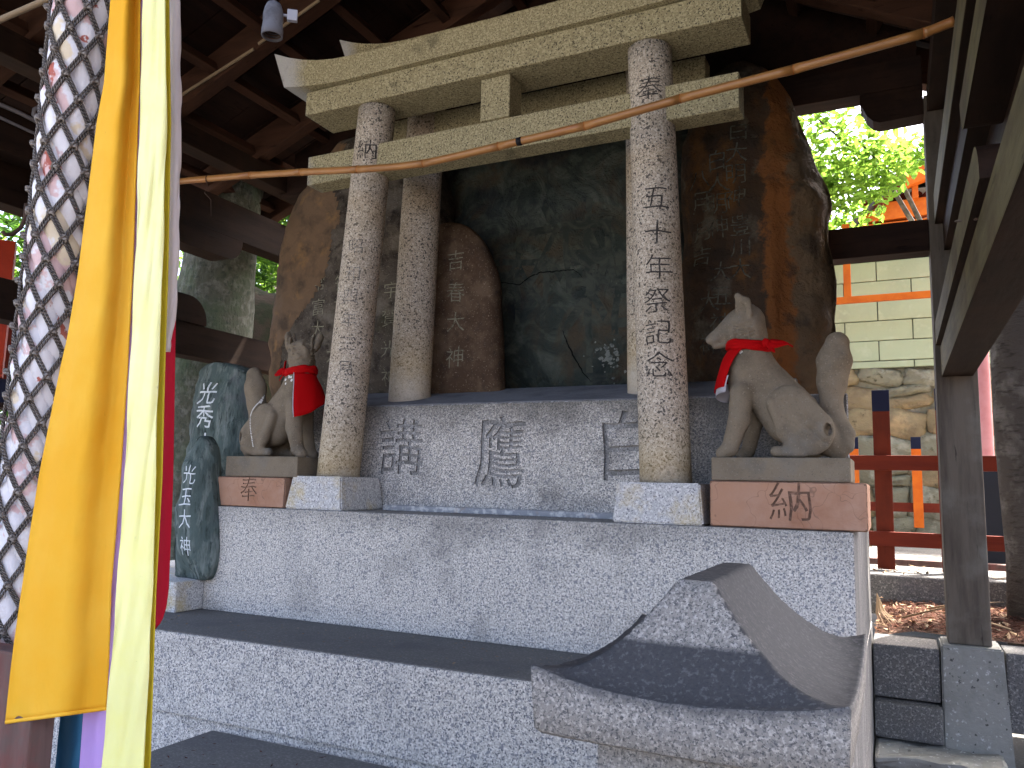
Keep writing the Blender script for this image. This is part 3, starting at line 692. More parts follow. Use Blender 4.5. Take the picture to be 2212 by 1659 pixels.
for k in range(60):
    a, r = rnd.uniform(0, 6.28), abs(rnd.gauss(0, 26))
    px, py = 1310 + r*math.cos(a)*0.9, 765 + r*math.sin(a)*1.3
    q = at(px, py, 'Y', 4.26)
    s = rnd.uniform(0.004, 0.018)
    tb = BVHTree.FromPolygons([v.co + wloc(cso) for v in cso.data.vertices], [tuple(f.vertices) for f in cso.data.polygons]) if k == 0 else tb
    h = tb.ray_cast(Vector((q.x, 3.9, q.z)), Vector((0, 1, 0)))
    if h[0]:
        vs = [lb.verts.new(h[0] + Vector((s*rnd.uniform(.5, 1.2)*math.cos(t*1.05), -0.0015-0.0005*rnd.random(), s*rnd.uniform(.5, 1.2)*math.sin(t*1.05)))) for t in range(6)]
        lb.faces.new(vs)
m_lichen = mat('grey lichen crust', (0.17, 0.18, 0.165), [((0.08, 0.09, 0.085), 'noise', 40, 0.5, 0.6)], 0.95)
o = obj('lichen', lb, m_lichen, cst); o['kind'] = 'stuff'

def ribbon(name, target, px, Y, w, mt, par):
    tb = BVHTree.FromPolygons([v.co + wloc(target) for v in target.data.vertices], [tuple(f.vertices) for f in target.data.polygons])
    P = []
    for (a, c) in zip(px[:-1], px[1:]):
        for k in range(6):
            t = k/6; q = at(a[0]+(c[0]-a[0])*t, a[1]+(c[1]-a[1])*t, 'Y', Y)
            q = Vector((q.x + 0.006*noise.noise(Vector((q.x*40, q.z*40, 0))), 0, q.z + 0.008*noise.noise(Vector((q.z*40, q.x*40, 3)))))
            h = tb.ray_cast(Vector((q.x, Y-0.5, q.z)), Vector((0, 1, 0)))
            if h[0]: P.append(h[0] + Vector((0, -0.0005, 0)))
    n = len(P)
    return obj(name, tube(P, [w*(0.25+0.75*math.sin(math.pi*(i+.5)/n))*(0.7+0.5*noise.noise(Vector((i*.7, 0, 0)))) for i in range(n)], 6), mt, par, smooth=True)
m_crackm = mat('crack shadow stain', (0.006, 0.007, 0.007), [], 0.9)  # near-black ribbon colour, shade inside the cracks painted on
def cc(x, y): return (.8848*(1050+x/4.337), .8848*(600+y/4.337))
ribbon('crack', cso, [cc(*p) for p in [(690, 400), (800, 395), (950, 420), (1050, 340), (1150, 290), (1280, 270), (1400, 262), (1520, 255), (1580, 300), (1640, 360)]], 4.26, 0.006, m_crackm, cst)
ribbon('crack', cso, [cc(*p) for p in [(1400, 900), (1440, 1020), (1500, 1150), (1600, 1330), (1680, 1450)]], 4.26, 0.007, m_crackm, cst)
# small brown stele 吉春大神
YS = 3.90
os_ = outl([(940, 478), (960, 474), (980, 476), (1003, 486), (1024, 508), (1043, 540), (1056, 575), (1063, 610), (1065, 650), (1067, 700), (1070, 760), (1072, 846), (1064, 856), (1000, 864), (905, 866), (908, 600), (915, 500)], YS)
sst, sso = stele('inscribed_stone', os_, YS, 0.13, 'small round topped brown stele with four pale characters, right of the rear left pillar', m_small_stele, 0.012, 12.0, 9, 0.0015, scale=9)
write(sso, [('吉', 966, 552), ('春', 966, 622), ('大', 966, 688), ('神', 963, 765)], 0, 0.128, m_char_pale, sst, Y=3.8, seedb=90, off=-0.035)

# blue green stones at the left
def cropP(x, y): return (353.9 + .23457*x, 760.9 + .23457*y)
Y1 = 3.42
o1 = outl([cropP(*p) for p in [(290, 130), (340, 92), (420, 78), (500, 95), (570, 112), (630, 150), (665, 210), (690, 300), (700, 450), (703, 620), (708, 800), (700, 920), (640, 1020), (560, 1110), (480, 1350), (430, 1500), (400, 1700), (110, 1700), (95, 1300), (105, 1050), (125, 850), (145, 650), (185, 420), (215, 290), (250, 190)]], Y1)
ze = 1.0885
o1 = [(x, max(z, ze)) for x, z in o1]
b1, b1o = stele('inscribed_stone', o1, Y1, 0.20, 'large blue green pointed stone with white painted characters, left of the left fox', m_blue, 0.03, 15.0, 3, 0.010, scale=5, bulge=0.03)
write(b1o, [('光', cropP(360, 370)[0], cropP(360, 370)[1]), ('秀', cropP(352, 590)[0], cropP(352, 590)[1]), ('大', cropP(345, 840)[0], cropP(345, 840)[1])], 0, 0.145, m_char_white, b1, Y=3.38, seedb=120, off=0.01)
Y2 = 3.02
o2 = outl([cropP(*p) for p in [(225, 775), (262, 762), (300, 785), (335, 850), (356, 930), (362, 1050), (360, 1150), (375, 1300), (390, 1420), (402, 1640), (405, 1800), (395, 1950), (360, 2070), (330, 2125), (20, 2120), (20, 1800), (50, 1500), (75, 1300), (98, 1150), (118, 1020), (150, 900), (200, 845)]], Y2)
o2 = [(x, max(z, ze)) for x, z in o2]
b2, b2o = stele('inscribed_stone', o2, Y2, 0.13, 'slender blue green stone with small white characters, leftmost and nearest of the stones', m_blue, 0.02, 21.0, 3, 0.006, scale=7, bulge=0.03)
write(b2o, [('光', cropP(158, 1120)[0], cropP(158, 1120)[1]), ('玉', cropP(140, 1330)[0], cropP(140, 1330)[1]), ('大', cropP(135, 1540)[0], cropP(135, 1540)[1]), ('神', cropP(125, 1790)[0], cropP(125, 1790)[1])], 0, 0.105, m_char_white, b2, Y=2.95, seedb=150, off=-0.02, sx=0.8)

# ---------------------------------------------------------------- terracotta blocks under the foxes
obL = carve(box(-3.243, -2.760, 3.122, 3.45, 1.4655, 1.618, 0.010, 3), [('奉', at(537, 1055, 'Y', 3.12).x, 3.122, at(537, 1056, 'Y', 3.12).z, 0.135, 0.006, 0.9, 1.0, -0.001)])
oL = obj('pedestal_block', obL, m_terra, loc=(-3.0, 3.28, 1.4655)); recess(oL, 3.122, m_char_terra, 0.009)
tag(oL, 'orange stone block with a carved character, under the left fox', 'pedestal', 'orange blocks under the foxes')
obR = carve(box(-0.652, -0.094, 3.122, 3.45, 1.4665, 1.640, 0.010, 3), [('納', at(1706, 1082, 'Y', 3.12).x, 3.122, at(1706, 1082, 'Y', 3.12).z, 0.165, 0.006, 1.0, 0.95, -0.001)])
oR = obj('pedestal_block', obR, m_terra, loc=(-0.37, 3.28, 1.4665)); recess(oR, 3.122, m_char_terra, 0.009)
tag(oR, 'orange stone block with a carved character and cracks, under the right fox', 'pedestal', 'orange blocks under the foxes')

# ---------------------------------------------------------------- stone foxes (signed distance modelling)
def surface_nets(F, org, h):
    nx, ny, nz_ = F.shape; s = F < 0
    cells = {}
    cnt = np.zeros((nx-1, ny-1, nz_-1)); acc = np.zeros((nx-1, ny-1, nz_-1, 3))
    cor = [(i, j, k) for i in (0, 1) for j in (0, 1) for k in (0, 1)]
    def sub(A, c): return A[c[0]:nx-1+c[0], c[1]:ny-1+c[1], c[2]:nz_-1+c[2]]
    for a in range(8):
        for b_ in range(a+1, 8):
            ca, cb = cor[a], cor[b_]
            if sum(abs(ca[q]-cb[q]) for q in range(3)) != 1: continue
            fa, fb = sub(F, ca), sub(F, cb); x = (fa < 0) != (fb < 0)
            t = np.where(x, fa/np.where(x, fa-fb, 1), 0)
            for q in range(3): acc[..., q] += np.where(x, ca[q] + t*(cb[q]-ca[q]), 0)
            cnt += x
    act = cnt > 0; idx = -np.ones(act.shape, int); idx[act] = np.arange(act.sum())
    I = np.argwhere(act); V = (I + acc[act]/cnt[act][:, None])*h + np.array(org)
    Fs = []
    for ax in range(3):
        d = [0, 0, 0]; d[ax] = 1
        A = s[:nx-d[0], :ny-d[1], :nz_-d[2]]; B = s[d[0]:, d[1]:, d[2]:]
        E = np.argwhere(A != B); u, v = [(1, 2), (2, 0), (0, 1)][ax]
        ok = (E[:, u] > 0) & (E[:, v] > 0) & (E[:, u] < F.shape[u]-1) & (E[:, v] < F.shape[v]-1); E = E[ok]
        flip = A[E[:, 0], E[:, 1], E[:, 2]]
        def c(du, dv):
            e = E.copy(); e[:, u] -= du; e[:, v] -= dv; return idx[e[:, 0], e[:, 1], e[:, 2]]
        q = np.stack([c(0, 0), c(1, 0), c(1, 1), c(0, 1)], 1)
        q[~flip] = q[~flip][:, ::-1]; Fs.append(q)
    return V, np.concatenate(Fs)

K_ = 0.000500
def fx(x, y): return ((x-690)*0.000462, (1400-y)*0.000487)      # fox drawing units -> metres along the base, above the base

def cone_sdf(P, a, b, ra, rb, sy=1.0):
    """round cone from a to b with radii ra, rb; the Y axis squeezed by sy"""
    A = np.array(a, float); B = np.array(b, float); Q = P.copy(); Q[..., 1] = (Q[..., 1]-A[1])/sy + A[1]
    B2 = B.copy(); B2[1] = (B[1]-A[1])/sy + A[1]
    ba = B2 - A; L2 = max((ba**2).sum(), 1e-9)
    t = np.clip(((Q-A)@ba)/L2, 0, 1)
    return np.linalg.norm(Q - A - t[..., None]*ba, axis=-1) - (ra + (rb-ra)*t)

def smin(a, b, k):
    h = np.clip(0.5 + 0.5*(b-a)/k, 0, 1)
    return b*(1-h) + a*h - k*h*(1-h)

def build_fox(head_yaw, head_pitch=0.0, seed=0.0, ear=1.0, curl=0.25):
    """fox faces -X in its own space; origin on the base top, under its middle"""
    h = 0.0048
    lo = np.array([-0.34, -0.17, -0.012]); hi = np.array([0.30, 0.24, 0.69])
    n = ((hi-lo)/h).astype(int)
    X, Y, Z = np.meshgrid(*[lo[i] + h*np.arange(n[i]) for i in range(3)], indexing='ij')
    P = np.stack([X, Y, Z], -1)
    def c(x1, y1, r1, x2, y2, r2, d1=0.0, d2=None, sy=1.0, Q=None):
        p = fx(x1, y1); q = fx(x2, y2); d2_ = d1 if d2 is None else d2
        return cone_sdf(P if Q is None else Q, (p[0], d1, p[1]), (q[0], d2_, q[1]), r1*K_, r2*K_, sy)
    D = c(425, 650, 178, 760, 1060, 222, sy=0.78)
    D = smin(D, c(400, 800, 150, 430, 640, 160, sy=0.85), 0.03)
    D = smin(D, c(410, 480, 148, 425, 640, 168, sy=0.85), 0.03)
    # rump and haunches
    D = smin(D, c(960, 1200, 165, 1120, 1330, 78, sy=0.85), 0.03)
    for sd in (-1, 1):
        D = smin(D, c(760, 985, 158, 905, 1190, 192, sd*0.076, sd*0.080, sy=0.40), 0.007)
        D = smin(D, c(625, 960, 42, 720, 1210, 50, sd*0.088, sd*0.092), 0.012)
        D = smin(D, c(720, 1210, 50, 800, 1345, 42, sd*0.092, sd*0.09), 0.014)
        D = smin(D, c(655, 1352, 44, 860, 1362, 36, sd*0.088, sd*0.088), 0.012)
    # fore legs
    D = smin(D, c(372, 870, 96, 350, 1090, 84, -0.052, -0.066), 0.018)
    D = smin(D, c(350, 1090, 84, 275, 1310, 66, -0.066, -0.070), 0.010)
    D = smin(D, c(262, 1332, 66, 210, 1365, 56, -0.070, -0.070, sy=1.1), 0.010)
    D = smin(D, c(425, 880, 84, 430, 1090, 68, 0.060, 0.078), 0.018)
    D = smin(D, c(430, 1090, 68, 370, 1320, 56, 0.078, 0.084), 0.010)
    D = smin(D, c(360, 1340, 56, 315, 1365, 50, 0.084, 0.084), 0.010)
    for i in range(3):   # toe grooves
        y0 = -0.070 + (i-1)*0.019
        g = cone_sdf(P, (fx(150, 1350)[0], y0, 0.012), (fx(225, 1300)[0], y0, 0.045), 0.0035, 0.002)
        D = np.maximum(D, -g)
    # tail
    tl = [(1110, 1345, 62, 0.0), (1175, 1290, 66, 0.0), (1185, 1200, 62, 0.01), (1120, 1075, 66, 0.012), (1078, 960, 80, 0.012), (1085, 800, 110, 0.01), (1110, 620, 130, 0.008), (1136, 480, 92, 0.005)]
    T = None
    for a, b_ in zip(tl[:-1], tl[1:]):
        t = c(a[0], a[1], a[2], b_[0], b_[1], b_[2], a[3], b_[3], sy=0.8)
        T = t if T is None else smin(T, t, 0.01)
    D = smin(D, T, 0.008)
    D = np.maximum(D, -c(1052, 1150, 30, 1070, 1215, 34, -0.3, 0.3)*1.0) if False else D
    hole = np.maximum(np.sqrt(((X-fx(1060, 1185)[0])/0.55)**2 + ((Z-fx(1060, 1185)[1]))**2) - 0.024, -1)
    D = np.maximum(D, -hole)
    # head in its own frame turned about the neck
    px, pz = fx(420, 400); cy, sy_ = math.cos(head_yaw), math.sin(head_yaw)
    Xh = (X-px)*cy - (Y)*sy_; Yh = (X-px)*sy_ + (Y)*cy
    cp, sp = math.cos(head_pitch), math.sin(head_pitch)
    Zh = Z - pz
    Xr = Xh*cp - Zh*sp; Zr = Xh*sp + Zh*cp
    Q = np.stack([Xr+px, Yh, Zr+pz], -1)
    GV = []
    H = c(400, 262, 148, 425, 380, 140, sy=0.80, Q=Q)
    H = smin(H, c(300, 285, 112, 120, 385, 56, sy=0.74, Q=Q), 0.02)
    H = smin(H, c(108, 380, 54, 72, 390, 34, sy=0.9, Q=Q), 0.012)
    H = smin(H, c(260, 400, 54, 128, 446, 32, sy=0.8, Q=Q), 0.008)
    H = np.maximum(H, -c(60, 428, 10, 210, 418, 4, -0.2, -0.2, Q=Q)) if False else H
    mouth = np.maximum(np.abs((Q[..., 2]-fx(0, 425)[1]) - 0.05*(Q[..., 0]-fx(120, 0)[0])) - 0.0016, Q[..., 0]-fx(225, 0)[0])
    H = np.maximum(H, -np.maximum(mouth, np.abs(H+0.0)-0.006))
    for sd in (-1, 1):
        H = smin(H, c(330, 370, 92, 430, 330, 100, sd*0.03, sd*0.035, sy=0.7, Q=Q), 0.015)
        H = np.maximum(H, -c(190, 262, 9, 235, 246, 6, sd*0.046, sd*0.052, Q=Q))              # eye slit
        # ear: a leaf shape folded back
        e = c(372, 165, 50*ear, 348, 52, 24*ear, sd*0.044, sd*0.056, sy=0.40, Q=Q)
        e = smin(e, c(352, 62, 27*ear, 425, 110, 30*ear, sd*0.056, sd*0.062, sy=0.5, Q=Q), 0.008)
        e = smin(e, c(425, 110, 28, 452, 215, 24, sd*0.060, sd*0.060, sy=0.5, Q=Q), 0.01)
        e = np.maximum(e, -c(372, 105, 17*ear, 405, 180, 14*ear, sd*0.078, sd*0.080, sy=0.7, Q=Q))
        H = smin(H, e, 0.008)
        for k in range(5):      # cheek fur grooves
            x0, y0 = 300+k*6, 300+k*26
            g = None
            for q in range(5):
                xa, ya = x0+q*34, y0+14*math.sin(q*0.8); xb, yb = x0+(q+1)*34, y0+14*math.sin((q+1)*0.8)
                gg = c(xa, ya, 12, xb, yb, 12, sd*0.085, sd*0.085, sy=6.0, Q=Q)
                g = gg if g is None else np.minimum(g, gg)
            GV.append((g, Yh*sd > 0.03))
    if curl > 1:
        for sd in (-1, 1):
            e = c(352, 120, 66, 330, 88, 60, sd*0.082, sd*0.090, sy=0.55, Q=Q)
            e = smin(e, c(380, 190, 52, 365, 150, 50, sd*0.075, sd*0.082, sy=0.6, Q=Q), 0.01)
            e = np.maximum(e, -c(330, 110, 34, 330, 90, 30, sd*0.078, sd*0.10, sy=0.5, Q=np.stack([Q[..., 0]+0.018, Q[..., 1], Q[..., 2]], -1)))
            H = smin(H, e, 0.008)
        rr = random.Random(4)
        for q in range(46):
            a = rr.uniform(-1.9, 1.9); zq = rr.uniform(-0.6, 0.75)
            pc = (fx(405, 0)[0] + 0.070*math.cos(a)*math.sqrt(1-zq*zq), 0.062*math.sin(a)*math.sqrt(1-zq*zq), fx(0, 285)[1] + 0.082*zq)
            dd_ = np.sqrt((Q[..., 0]-pc[0])**2 + (Q[..., 1]-pc[1])**2 + (Q[..., 2]-pc[2])**2)
            H = smin(H, np.abs(dd_ - 0.009) - 0.0035, 0.004)
    H = H + curl*0.0035*np.sin(95*Q[..., 0] + 2.2*np.sin(60*Q[..., 2]))*np.sin(70*Q[..., 2] + 2*np.sin(50*Yh))
    D = smin(D, H, 0.02)
    for g, msk in GV: D = np.where(msk, np.maximum(D, -np.maximum(g, np.abs(D)-0.0065)), D)
    # thigh lines
    for k in range(4):
        g = None
        for q in range(5):
            a0 = (700+k*42+q*8+q*q*7, 950+q*66); a1 = (700+k*42+(q+1)*8+(q+1)**2*7, 950+(q+1)*66)
            gg = c(a0[0], a0[1], 11, a1[0], a1[1], 11, -0.12, -0.12, sy=12.0)
            g = gg if g is None else np.minimum(g, gg)
        D = np.where(Y < -0.04, np.maximum(D, -np.maximum(g, np.abs(D)-0.0075)), D)
    D = np.maximum(D, -(Z + 0.004))
    D = D + 0.0012*np.sin(X*90+seed)*np.sin(Y*80+1)*np.sin(Z*85+seed)
    V, Fq = surface_nets(D, lo, h)
    return V, Fq

def fox_object(parent, V, Fq, mirror, mt):
    V = V.copy(); Fq = Fq.copy()
    if mirror: V[:, 0] *= -1; Fq = Fq[:, ::-1]
    o = obj('body', ([tuple(v) for v in V], [tuple(int(i) for i in f) for f in Fq]), mt, parent, smooth=True, local=True)
    b = bmesh.new(); b.from_mesh(o.data)
    bmesh.ops.recalc_face_normals(b, faces=b.faces)
    for _ in range(1): bmesh.ops.smooth_vert(b, verts=b.verts, factor=0.25, use_axis_x=True, use_axis_y=True, use_axis_z=True)
    b.to_mesh(o.data); b.free()
    for p in o.data.polygons: p.use_smooth = True
    return o

def scarf(root_name, label, loc, mirror, head_far, flap_rows, group):
    """neck band, knot with two tails and the flap of a fox's bib; built in the fox's own space"""
    t = thing(root_name, label, 'bib', loc, group)
    sg = -1 if mirror else 1
    def W(x, d, y):
        q = fx(x, y); return Vector((q[0]*sg, d, q[1]))
    # band: three looped rolls round the neck
    for k, (yy, rr) in enumerate(((452, 0.0125), (474, 0.0135), (494, 0.0115))):
        pts = []; ra = []
        for i in range(41):
            a = 2*math.pi*i/40
            rx, ry = 0.0745+0.002*k, 0.0650+0.002*k
            q = fx(412, yy)
            z = q[1] + 0.010*math.cos(a)*(-1) + 0.002*math.sin(5*a+k)
            pts.append(Vector(((q[0] + rx*math.cos(a))*sg, ry*math.sin(a), z))); ra.append(rr*(1+0.12*math.sin(7*a+k*2)))
        obj('band', tube(pts, ra, 10, False), m_scarf, t, smooth=True, local=True)
    return t, W, sg

LOCR = (-0.395, 3.285, 1.732)
foxR = thing('fox_statue', 'stone fox seated on the right, facing left, closed mouth, tail raised behind it', 'fox statue', LOCR, 'stone foxes')
V_, F_ = build_fox(0.0, 0.0, 0.0)
fox_object(foxR, V_, F_, False, m_fox)
obj('plinth', box(-0.648, -0.146, 3.138, 3.425, 1.6415, 1.7305, 0.007), m_fox, foxR)
LOCL = (-2.965, 3.285, 1.726)
foxL = thing('fox_statue', 'stone fox seated on the left with its head turned away and white painted dots', 'fox statue', LOCL, 'stone foxes')
V2, F2 = build_fox(math.radians(112), 0.10, 2.0, ear=0.6, curl=1.2)
fox_object(foxL, V2, F2, True, m_fox)
obj('plinth', box(-3.183, -2.702, 3.138, 3.425, 1.6195, 1.7245, 0.007), m_fox, foxL)

# white paint marks on the foxes
def paint_spots(fox, pts, mt, Yside):
    body = [c for c in fox.children if c.name.startswith('body')][0]
    tb = BVHTree.FromPolygons([v.co.copy() for v in body.data.vertices], [tuple(f.vertices) for f in body.data.polygons])
    b = bmesh.new(); L0 = wloc(fox)
    for (px, py, r) in pts:
        d = (at(px, py, 'Y', Yside) - EYE).normalized()
        org = EYE - L0
        h = tb.ray_cast(org, d)
        if not h[0]: continue
        nr = h[1]; s = nr.orthogonal().normalized(); u = nr.cross(s)
        ring = []
        for k in range(9):
            a = 2*math.pi*k/9; q = h[0] + (s*math.cos(a) + u*math.sin(a))*r*rnd.uniform(0.8, 1.15)
            hh = tb.ray_cast(q + nr*0.05, -nr)
            ring.append(b.verts.new((hh[0] if hh[0] else q) + nr*0.0012))
        b.faces.new(ring)
    o = obj('painted_marks', b, mt, fox, local=True); o['kind'] = 'stuff'; return o
def fcrop(x, y): return (.8848*(530+x/4.2533), .8848*(780+y/4.2533))
dots = [(650, 655, .010), (632, 692, .010), (660, 693, .010), (678, 655, .009), (712, 626, .011), (713, 667, .009), (670, 627, .009), (682, 598, .008), (750, 598, .011), (775, 630, .011), (745, 580, .007), (770, 600, .009)]
line = []
path = [(490, 790), (470, 820), (450, 850), (425, 870), (405, 890), (385, 915), (368, 940), (355, 975), (347, 1010), (345, 1050), (345, 1100), (349, 1150), (355, 1200), (362, 1240), (370, 1290), (378, 1330)]
for a, b_ in zip(path[:-1], path[1:]):
    for k in range(3): line.append((a[0]+(b_[0]-a[0])*k/3, a[1]+(b_[1]-a[1])*k/3, .0045))
line += [(462, 840, .012), (448, 858, .012), (475, 812, .009)]
paint_spots(foxL, [(*fcrop(x, y), r*0.72) for x, y, r in dots + line], m_white_paint, 3.25)
def rcrop(x, y): return (1504.2+.2667*x, 601.7+.2667*y)
paint_spots(foxR, [(*rcrop(x, y), r) for x, y, r in [(335, 592, .006), (362, 594, .008), (285, 640, .007), (270, 660, .007), (290, 656, .005), (262, 675, .005)]], m_white_paint, 3.2)

# bibs
bR, WR, _ = scarf('fox_bib', 'red bib with a white lining tied round the neck of the right fox', LOCR, False, False, None, 'red bibs on the foxes')
rows = []
NR, NCc = 14, 12
for i in range(NR+1):
    t = i/NR; row = []
    for j in range(NCc+1):
        s = j/NCc            # s=0 near side (towards the viewer), s=1 far side
        ang = math.radians(-84 + 170*s)    # round the chest from the near shoulder to the far one
        # top follows the band, lower part hangs forward of the chest
        topx = 412 - 165*math.cos(ang)*1.0; topd = 0.078*math.sin(ang)
        q0 = Vector((topx, topd, 505 + 10*math.sin(ang*2)))
        ar = math.sin(math.pi*min(1.0, 0.04+0.86*s))
        q1 = Vector((245 - 132*ar, -0.078 + 0.15*s, 820 + 45*s - 14*math.sin(s*6)))
        mid = Vector((300 - 150*ar, -0.108 + 0.205*s, 585))
        q = q0*(1-t)**2 + mid*2*t*(1-t) + q1*t*t
        row.append(WR(q.x + 9*math.sin(s*13+t*3)*t, q.y + 0.005*math.sin(s*14+t*4), q.z + 6*math.sin(s*9)))
    rows.append(row)
obj('flap', sheet(rows, 0.002), m_scarf, bR, smooth=True, local=True)
rows2 = [[p + Vector((0.006, 0.0, -0.0 - (0.022 if i == NR else 0.0))) for p in r] for i, r in enumerate(rows) if i >= NR-3]
obj('lining', sheet(rows2, 0.0015), m_scarf_in, bR, smooth=True, local=True)
def bow(parent, W, kn, tails, mt):
    kb = bmesh.new(); bmesh.ops.create_icosphere(kb, subdivisions=3, radius=1.0)
    for v in kb.verts:
        w = 1 + 0.14*noise.noise(v.co*2.2); v.co = Vector((v.co.x*0.020*w, v.co.y*0.017*w, v.co.z*0.020*w)) + kn
    obj('knot', kb, mt, parent, smooth=True, local=True)
    for tp in tails:
        R_ = []; n = len(tp)
        for i, (c, w, tw) in enumerate(tp):
            R_.append([c + Vector((w*(j/6-0.5)*math.sin(tw)*0.5, w*(j/6-0.5)*0.7 + 0.004*math.sin(j*2.1+i), w*(j/6-0.5)*math.cos(tw) + 0.003*math.cos(j*1.7+i))) for j in range(7)])
        obj('tail', sheet(R_, 0.0025), mt, parent, smooth=True, local=True)
kn = WR(575, -0.045, 465)
bow(bR, WR, kn, [[(WR(575, -.045, 465), .016, 0), (WR(620, -.052, 470), .040, 0.2), (WR(670, -.05, 478), .036, 0.5), (WR(715, -.046, 474), .022, 0.4), (WR(755, -.045, 478), .007, 0.2), (WR(795, -.045, 505), .003, 0)],
                 [(WR(575, -.05, 470), .016, 0), (WR(600, -.058, 492), .034, -0.4), (WR(635, -.056, 520), .026, -0.4), (WR(650, -.055, 534), .008, -0.4)]], m_scarf)

bL, WL, sg = scarf('fox_bib', 'red bib with a white piped edge covering the chest of the left fox', LOCL, True, True, None, 'red bibs on the foxes')
rows = []
for i in range(NR+1):
    t = i/NR; row = []
    for j in range(NCc+1):
        s = j/NCc
        ang = math.radians(-75 + 165*s)
        q0 = Vector((412 - 168*math.cos(ang), 0.080*math.sin(ang), 500))
        ar = math.sin(math.pi*min(1.0, 0.04+0.9*s))
        mid = Vector((300 - 130*ar, -0.125 + 0.24*s, 640))
        q1 = Vector((262 - 165*ar, -0.120 + 0.230*s, 990 - 250*s))
        q = q0*(1-t)**2 + mid*2*t*(1-t) + q1*t*t
        row.append(WL(q.x + 13*math.sin(s*11+t*2.5)*t, q.y + 0.004*math.sin(s*15+t*5), q.z + 5*math.sin(s*8)))
    rows.append(row)
obj('flap', sheet(rows, 0.002), m_scarf, bL, smooth=True, local=True)
obj('piping', tube([r[0] + Vector((-0.001, -0.002, 0)) for r in rows], 0.0022, 6), m_scarf_in, bL, smooth=True, local=True)
kn = WL(585, -0.030, 475)
bow(bL, WL, kn, [[(kn, .016, 0), (WL(610, -.03, 430), .020, 0.1), (WL(600, -.03, 385), .018, 0.1), (WL(596, -.03, 350), .006, 0)],
                 [(kn, .016, 0), (WL(640, -.035, 470), .045, 0.2), (WL(690, -.035, 470), .050, 0.2), (WL(725, -.035, 480), .022, 0.2)],
                 [(kn, .016, 0), (WL(610, -.04, 505), .032, -0.3), (WL(640, -.04, 540), .026, -0.3), (WL(650, -.04, 560), .008, -0.3)]], m_scarf)

# ================================================================ SHELTER over the altar
SX, SY = -1.7, 2.8
RX0 = -1.72
sh = thing('wooden_shelter', 'dark timber shelter with an open gable roof standing over the whole altar', 'shelter', (SX, SY, 0))
def sp(name, bm, mt=None, **k): return obj(name, bm, mt or m_beamY, sh, **k)
# posts
obj('post', box(0.200, 0.384, 4.50, 4.68, 0.895, 3.70, 0.006), m_post, sh)
obj('post', box(-4.36, -4.18, 5.151, 5.33, 0.45, 3.80, 0.006), m_post, sh)
obj('post', box(-4.36, -4.18, 3.02, 3.20, 0.0, 3.80, 0.006), m_post, sh)
obj('post', box(0.52, 0.70, 0.95, 1.13, 0.0, 3.62, 0.006), m_post, sh)
sp('gable_panel', prism([(RX0-2.4, 3.935), (RX0+1.90, 3.935), (RX0+1.90, 4.10), (RX0, 5.10), (RX0-2.4, 4.12)], 'Y', 4.56, 4.59), m_board)
zA, zB = at(0, 372, 'X', -4.4).z, at(0, 436, 'X', -4.4).z
obj('head_beam', box(-4.55, -4.40, -0.4, 3.2, zB, zA+0.1, 0.004), m_beamY, sh)
# right side beams running towards the viewer
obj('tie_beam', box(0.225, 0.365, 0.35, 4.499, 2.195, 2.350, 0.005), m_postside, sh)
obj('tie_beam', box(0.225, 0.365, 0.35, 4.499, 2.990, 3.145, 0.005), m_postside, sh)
def nosing(y_end, y_far, z0, z1, x0, x1, up=True, r=0.5):
    """squared bar with one rounded end at y_end"""
    s = 1 if y_far > y_end else -1; h = z1-z0; P = []
    for i in range(9):
        a = math.pi/2*i/8
        P.append((y_end + s*h*r*(1-math.sin(a)), (z0 + h*r*(1-math.cos(a))) if up else (z1 - h*r*(1-math.cos(a)))))
    P = [(y, z) for y, z in P]
    P = P[::-1]
    oth = [(y_far, z1), (y_end, z1)] if up else [(y_far, z0), (y_end, z0)]
    base = [(y_far, z0)] if up else [(y_far, z1)]
    poly = P[::-1]
    # from the flat side round the corner to the end face
    poly = [(y_end + s*h*r, z0 if up else z1)] + [(y_end + s*h*r*(1-math.sin(math.pi/2*i/8)), (z0 + h*r*(1-math.cos(math.pi/2*i/8))) if up else (z1 - h*r*(1-math.cos(math.pi/2*i/8)))) for i in range(1, 9)]
    poly += [(y_end, z1 if up else z0), (y_far, z1 if up else z0), (y_far, z0 if up else z1)]
    return prism(poly, 'X', x0, x1, 0.0)
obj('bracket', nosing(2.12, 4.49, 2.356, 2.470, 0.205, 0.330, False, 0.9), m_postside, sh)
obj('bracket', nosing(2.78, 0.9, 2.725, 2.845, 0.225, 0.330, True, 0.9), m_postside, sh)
obj('side_panel', box(0.262, 0.345, 0.9, 4.49, 2.846, 2.988, 0.0), m_beamY, sh)
obj('side_panel', box(0.33, 0.36, 0.9, 4.49, 2.472, 2.845, 0.0), m_beamY, sh)
obj('side_panel', box(0.335, 0.36, 0.9, 4.49, 3.146, 3.90, 0.0), m_beamY, sh)
obj('purlin', box(0.215, 0.33, 0.9, 4.49, 3.60, 3.72, 0.003), m_beamY, sh)
for o_ in list(sh.children):  # lit left face stays olive, shaded undersides and other faces painted dark
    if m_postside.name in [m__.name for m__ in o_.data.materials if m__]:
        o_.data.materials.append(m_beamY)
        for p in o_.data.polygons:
            if p.normal.x > -0.5: p.material_index = 1
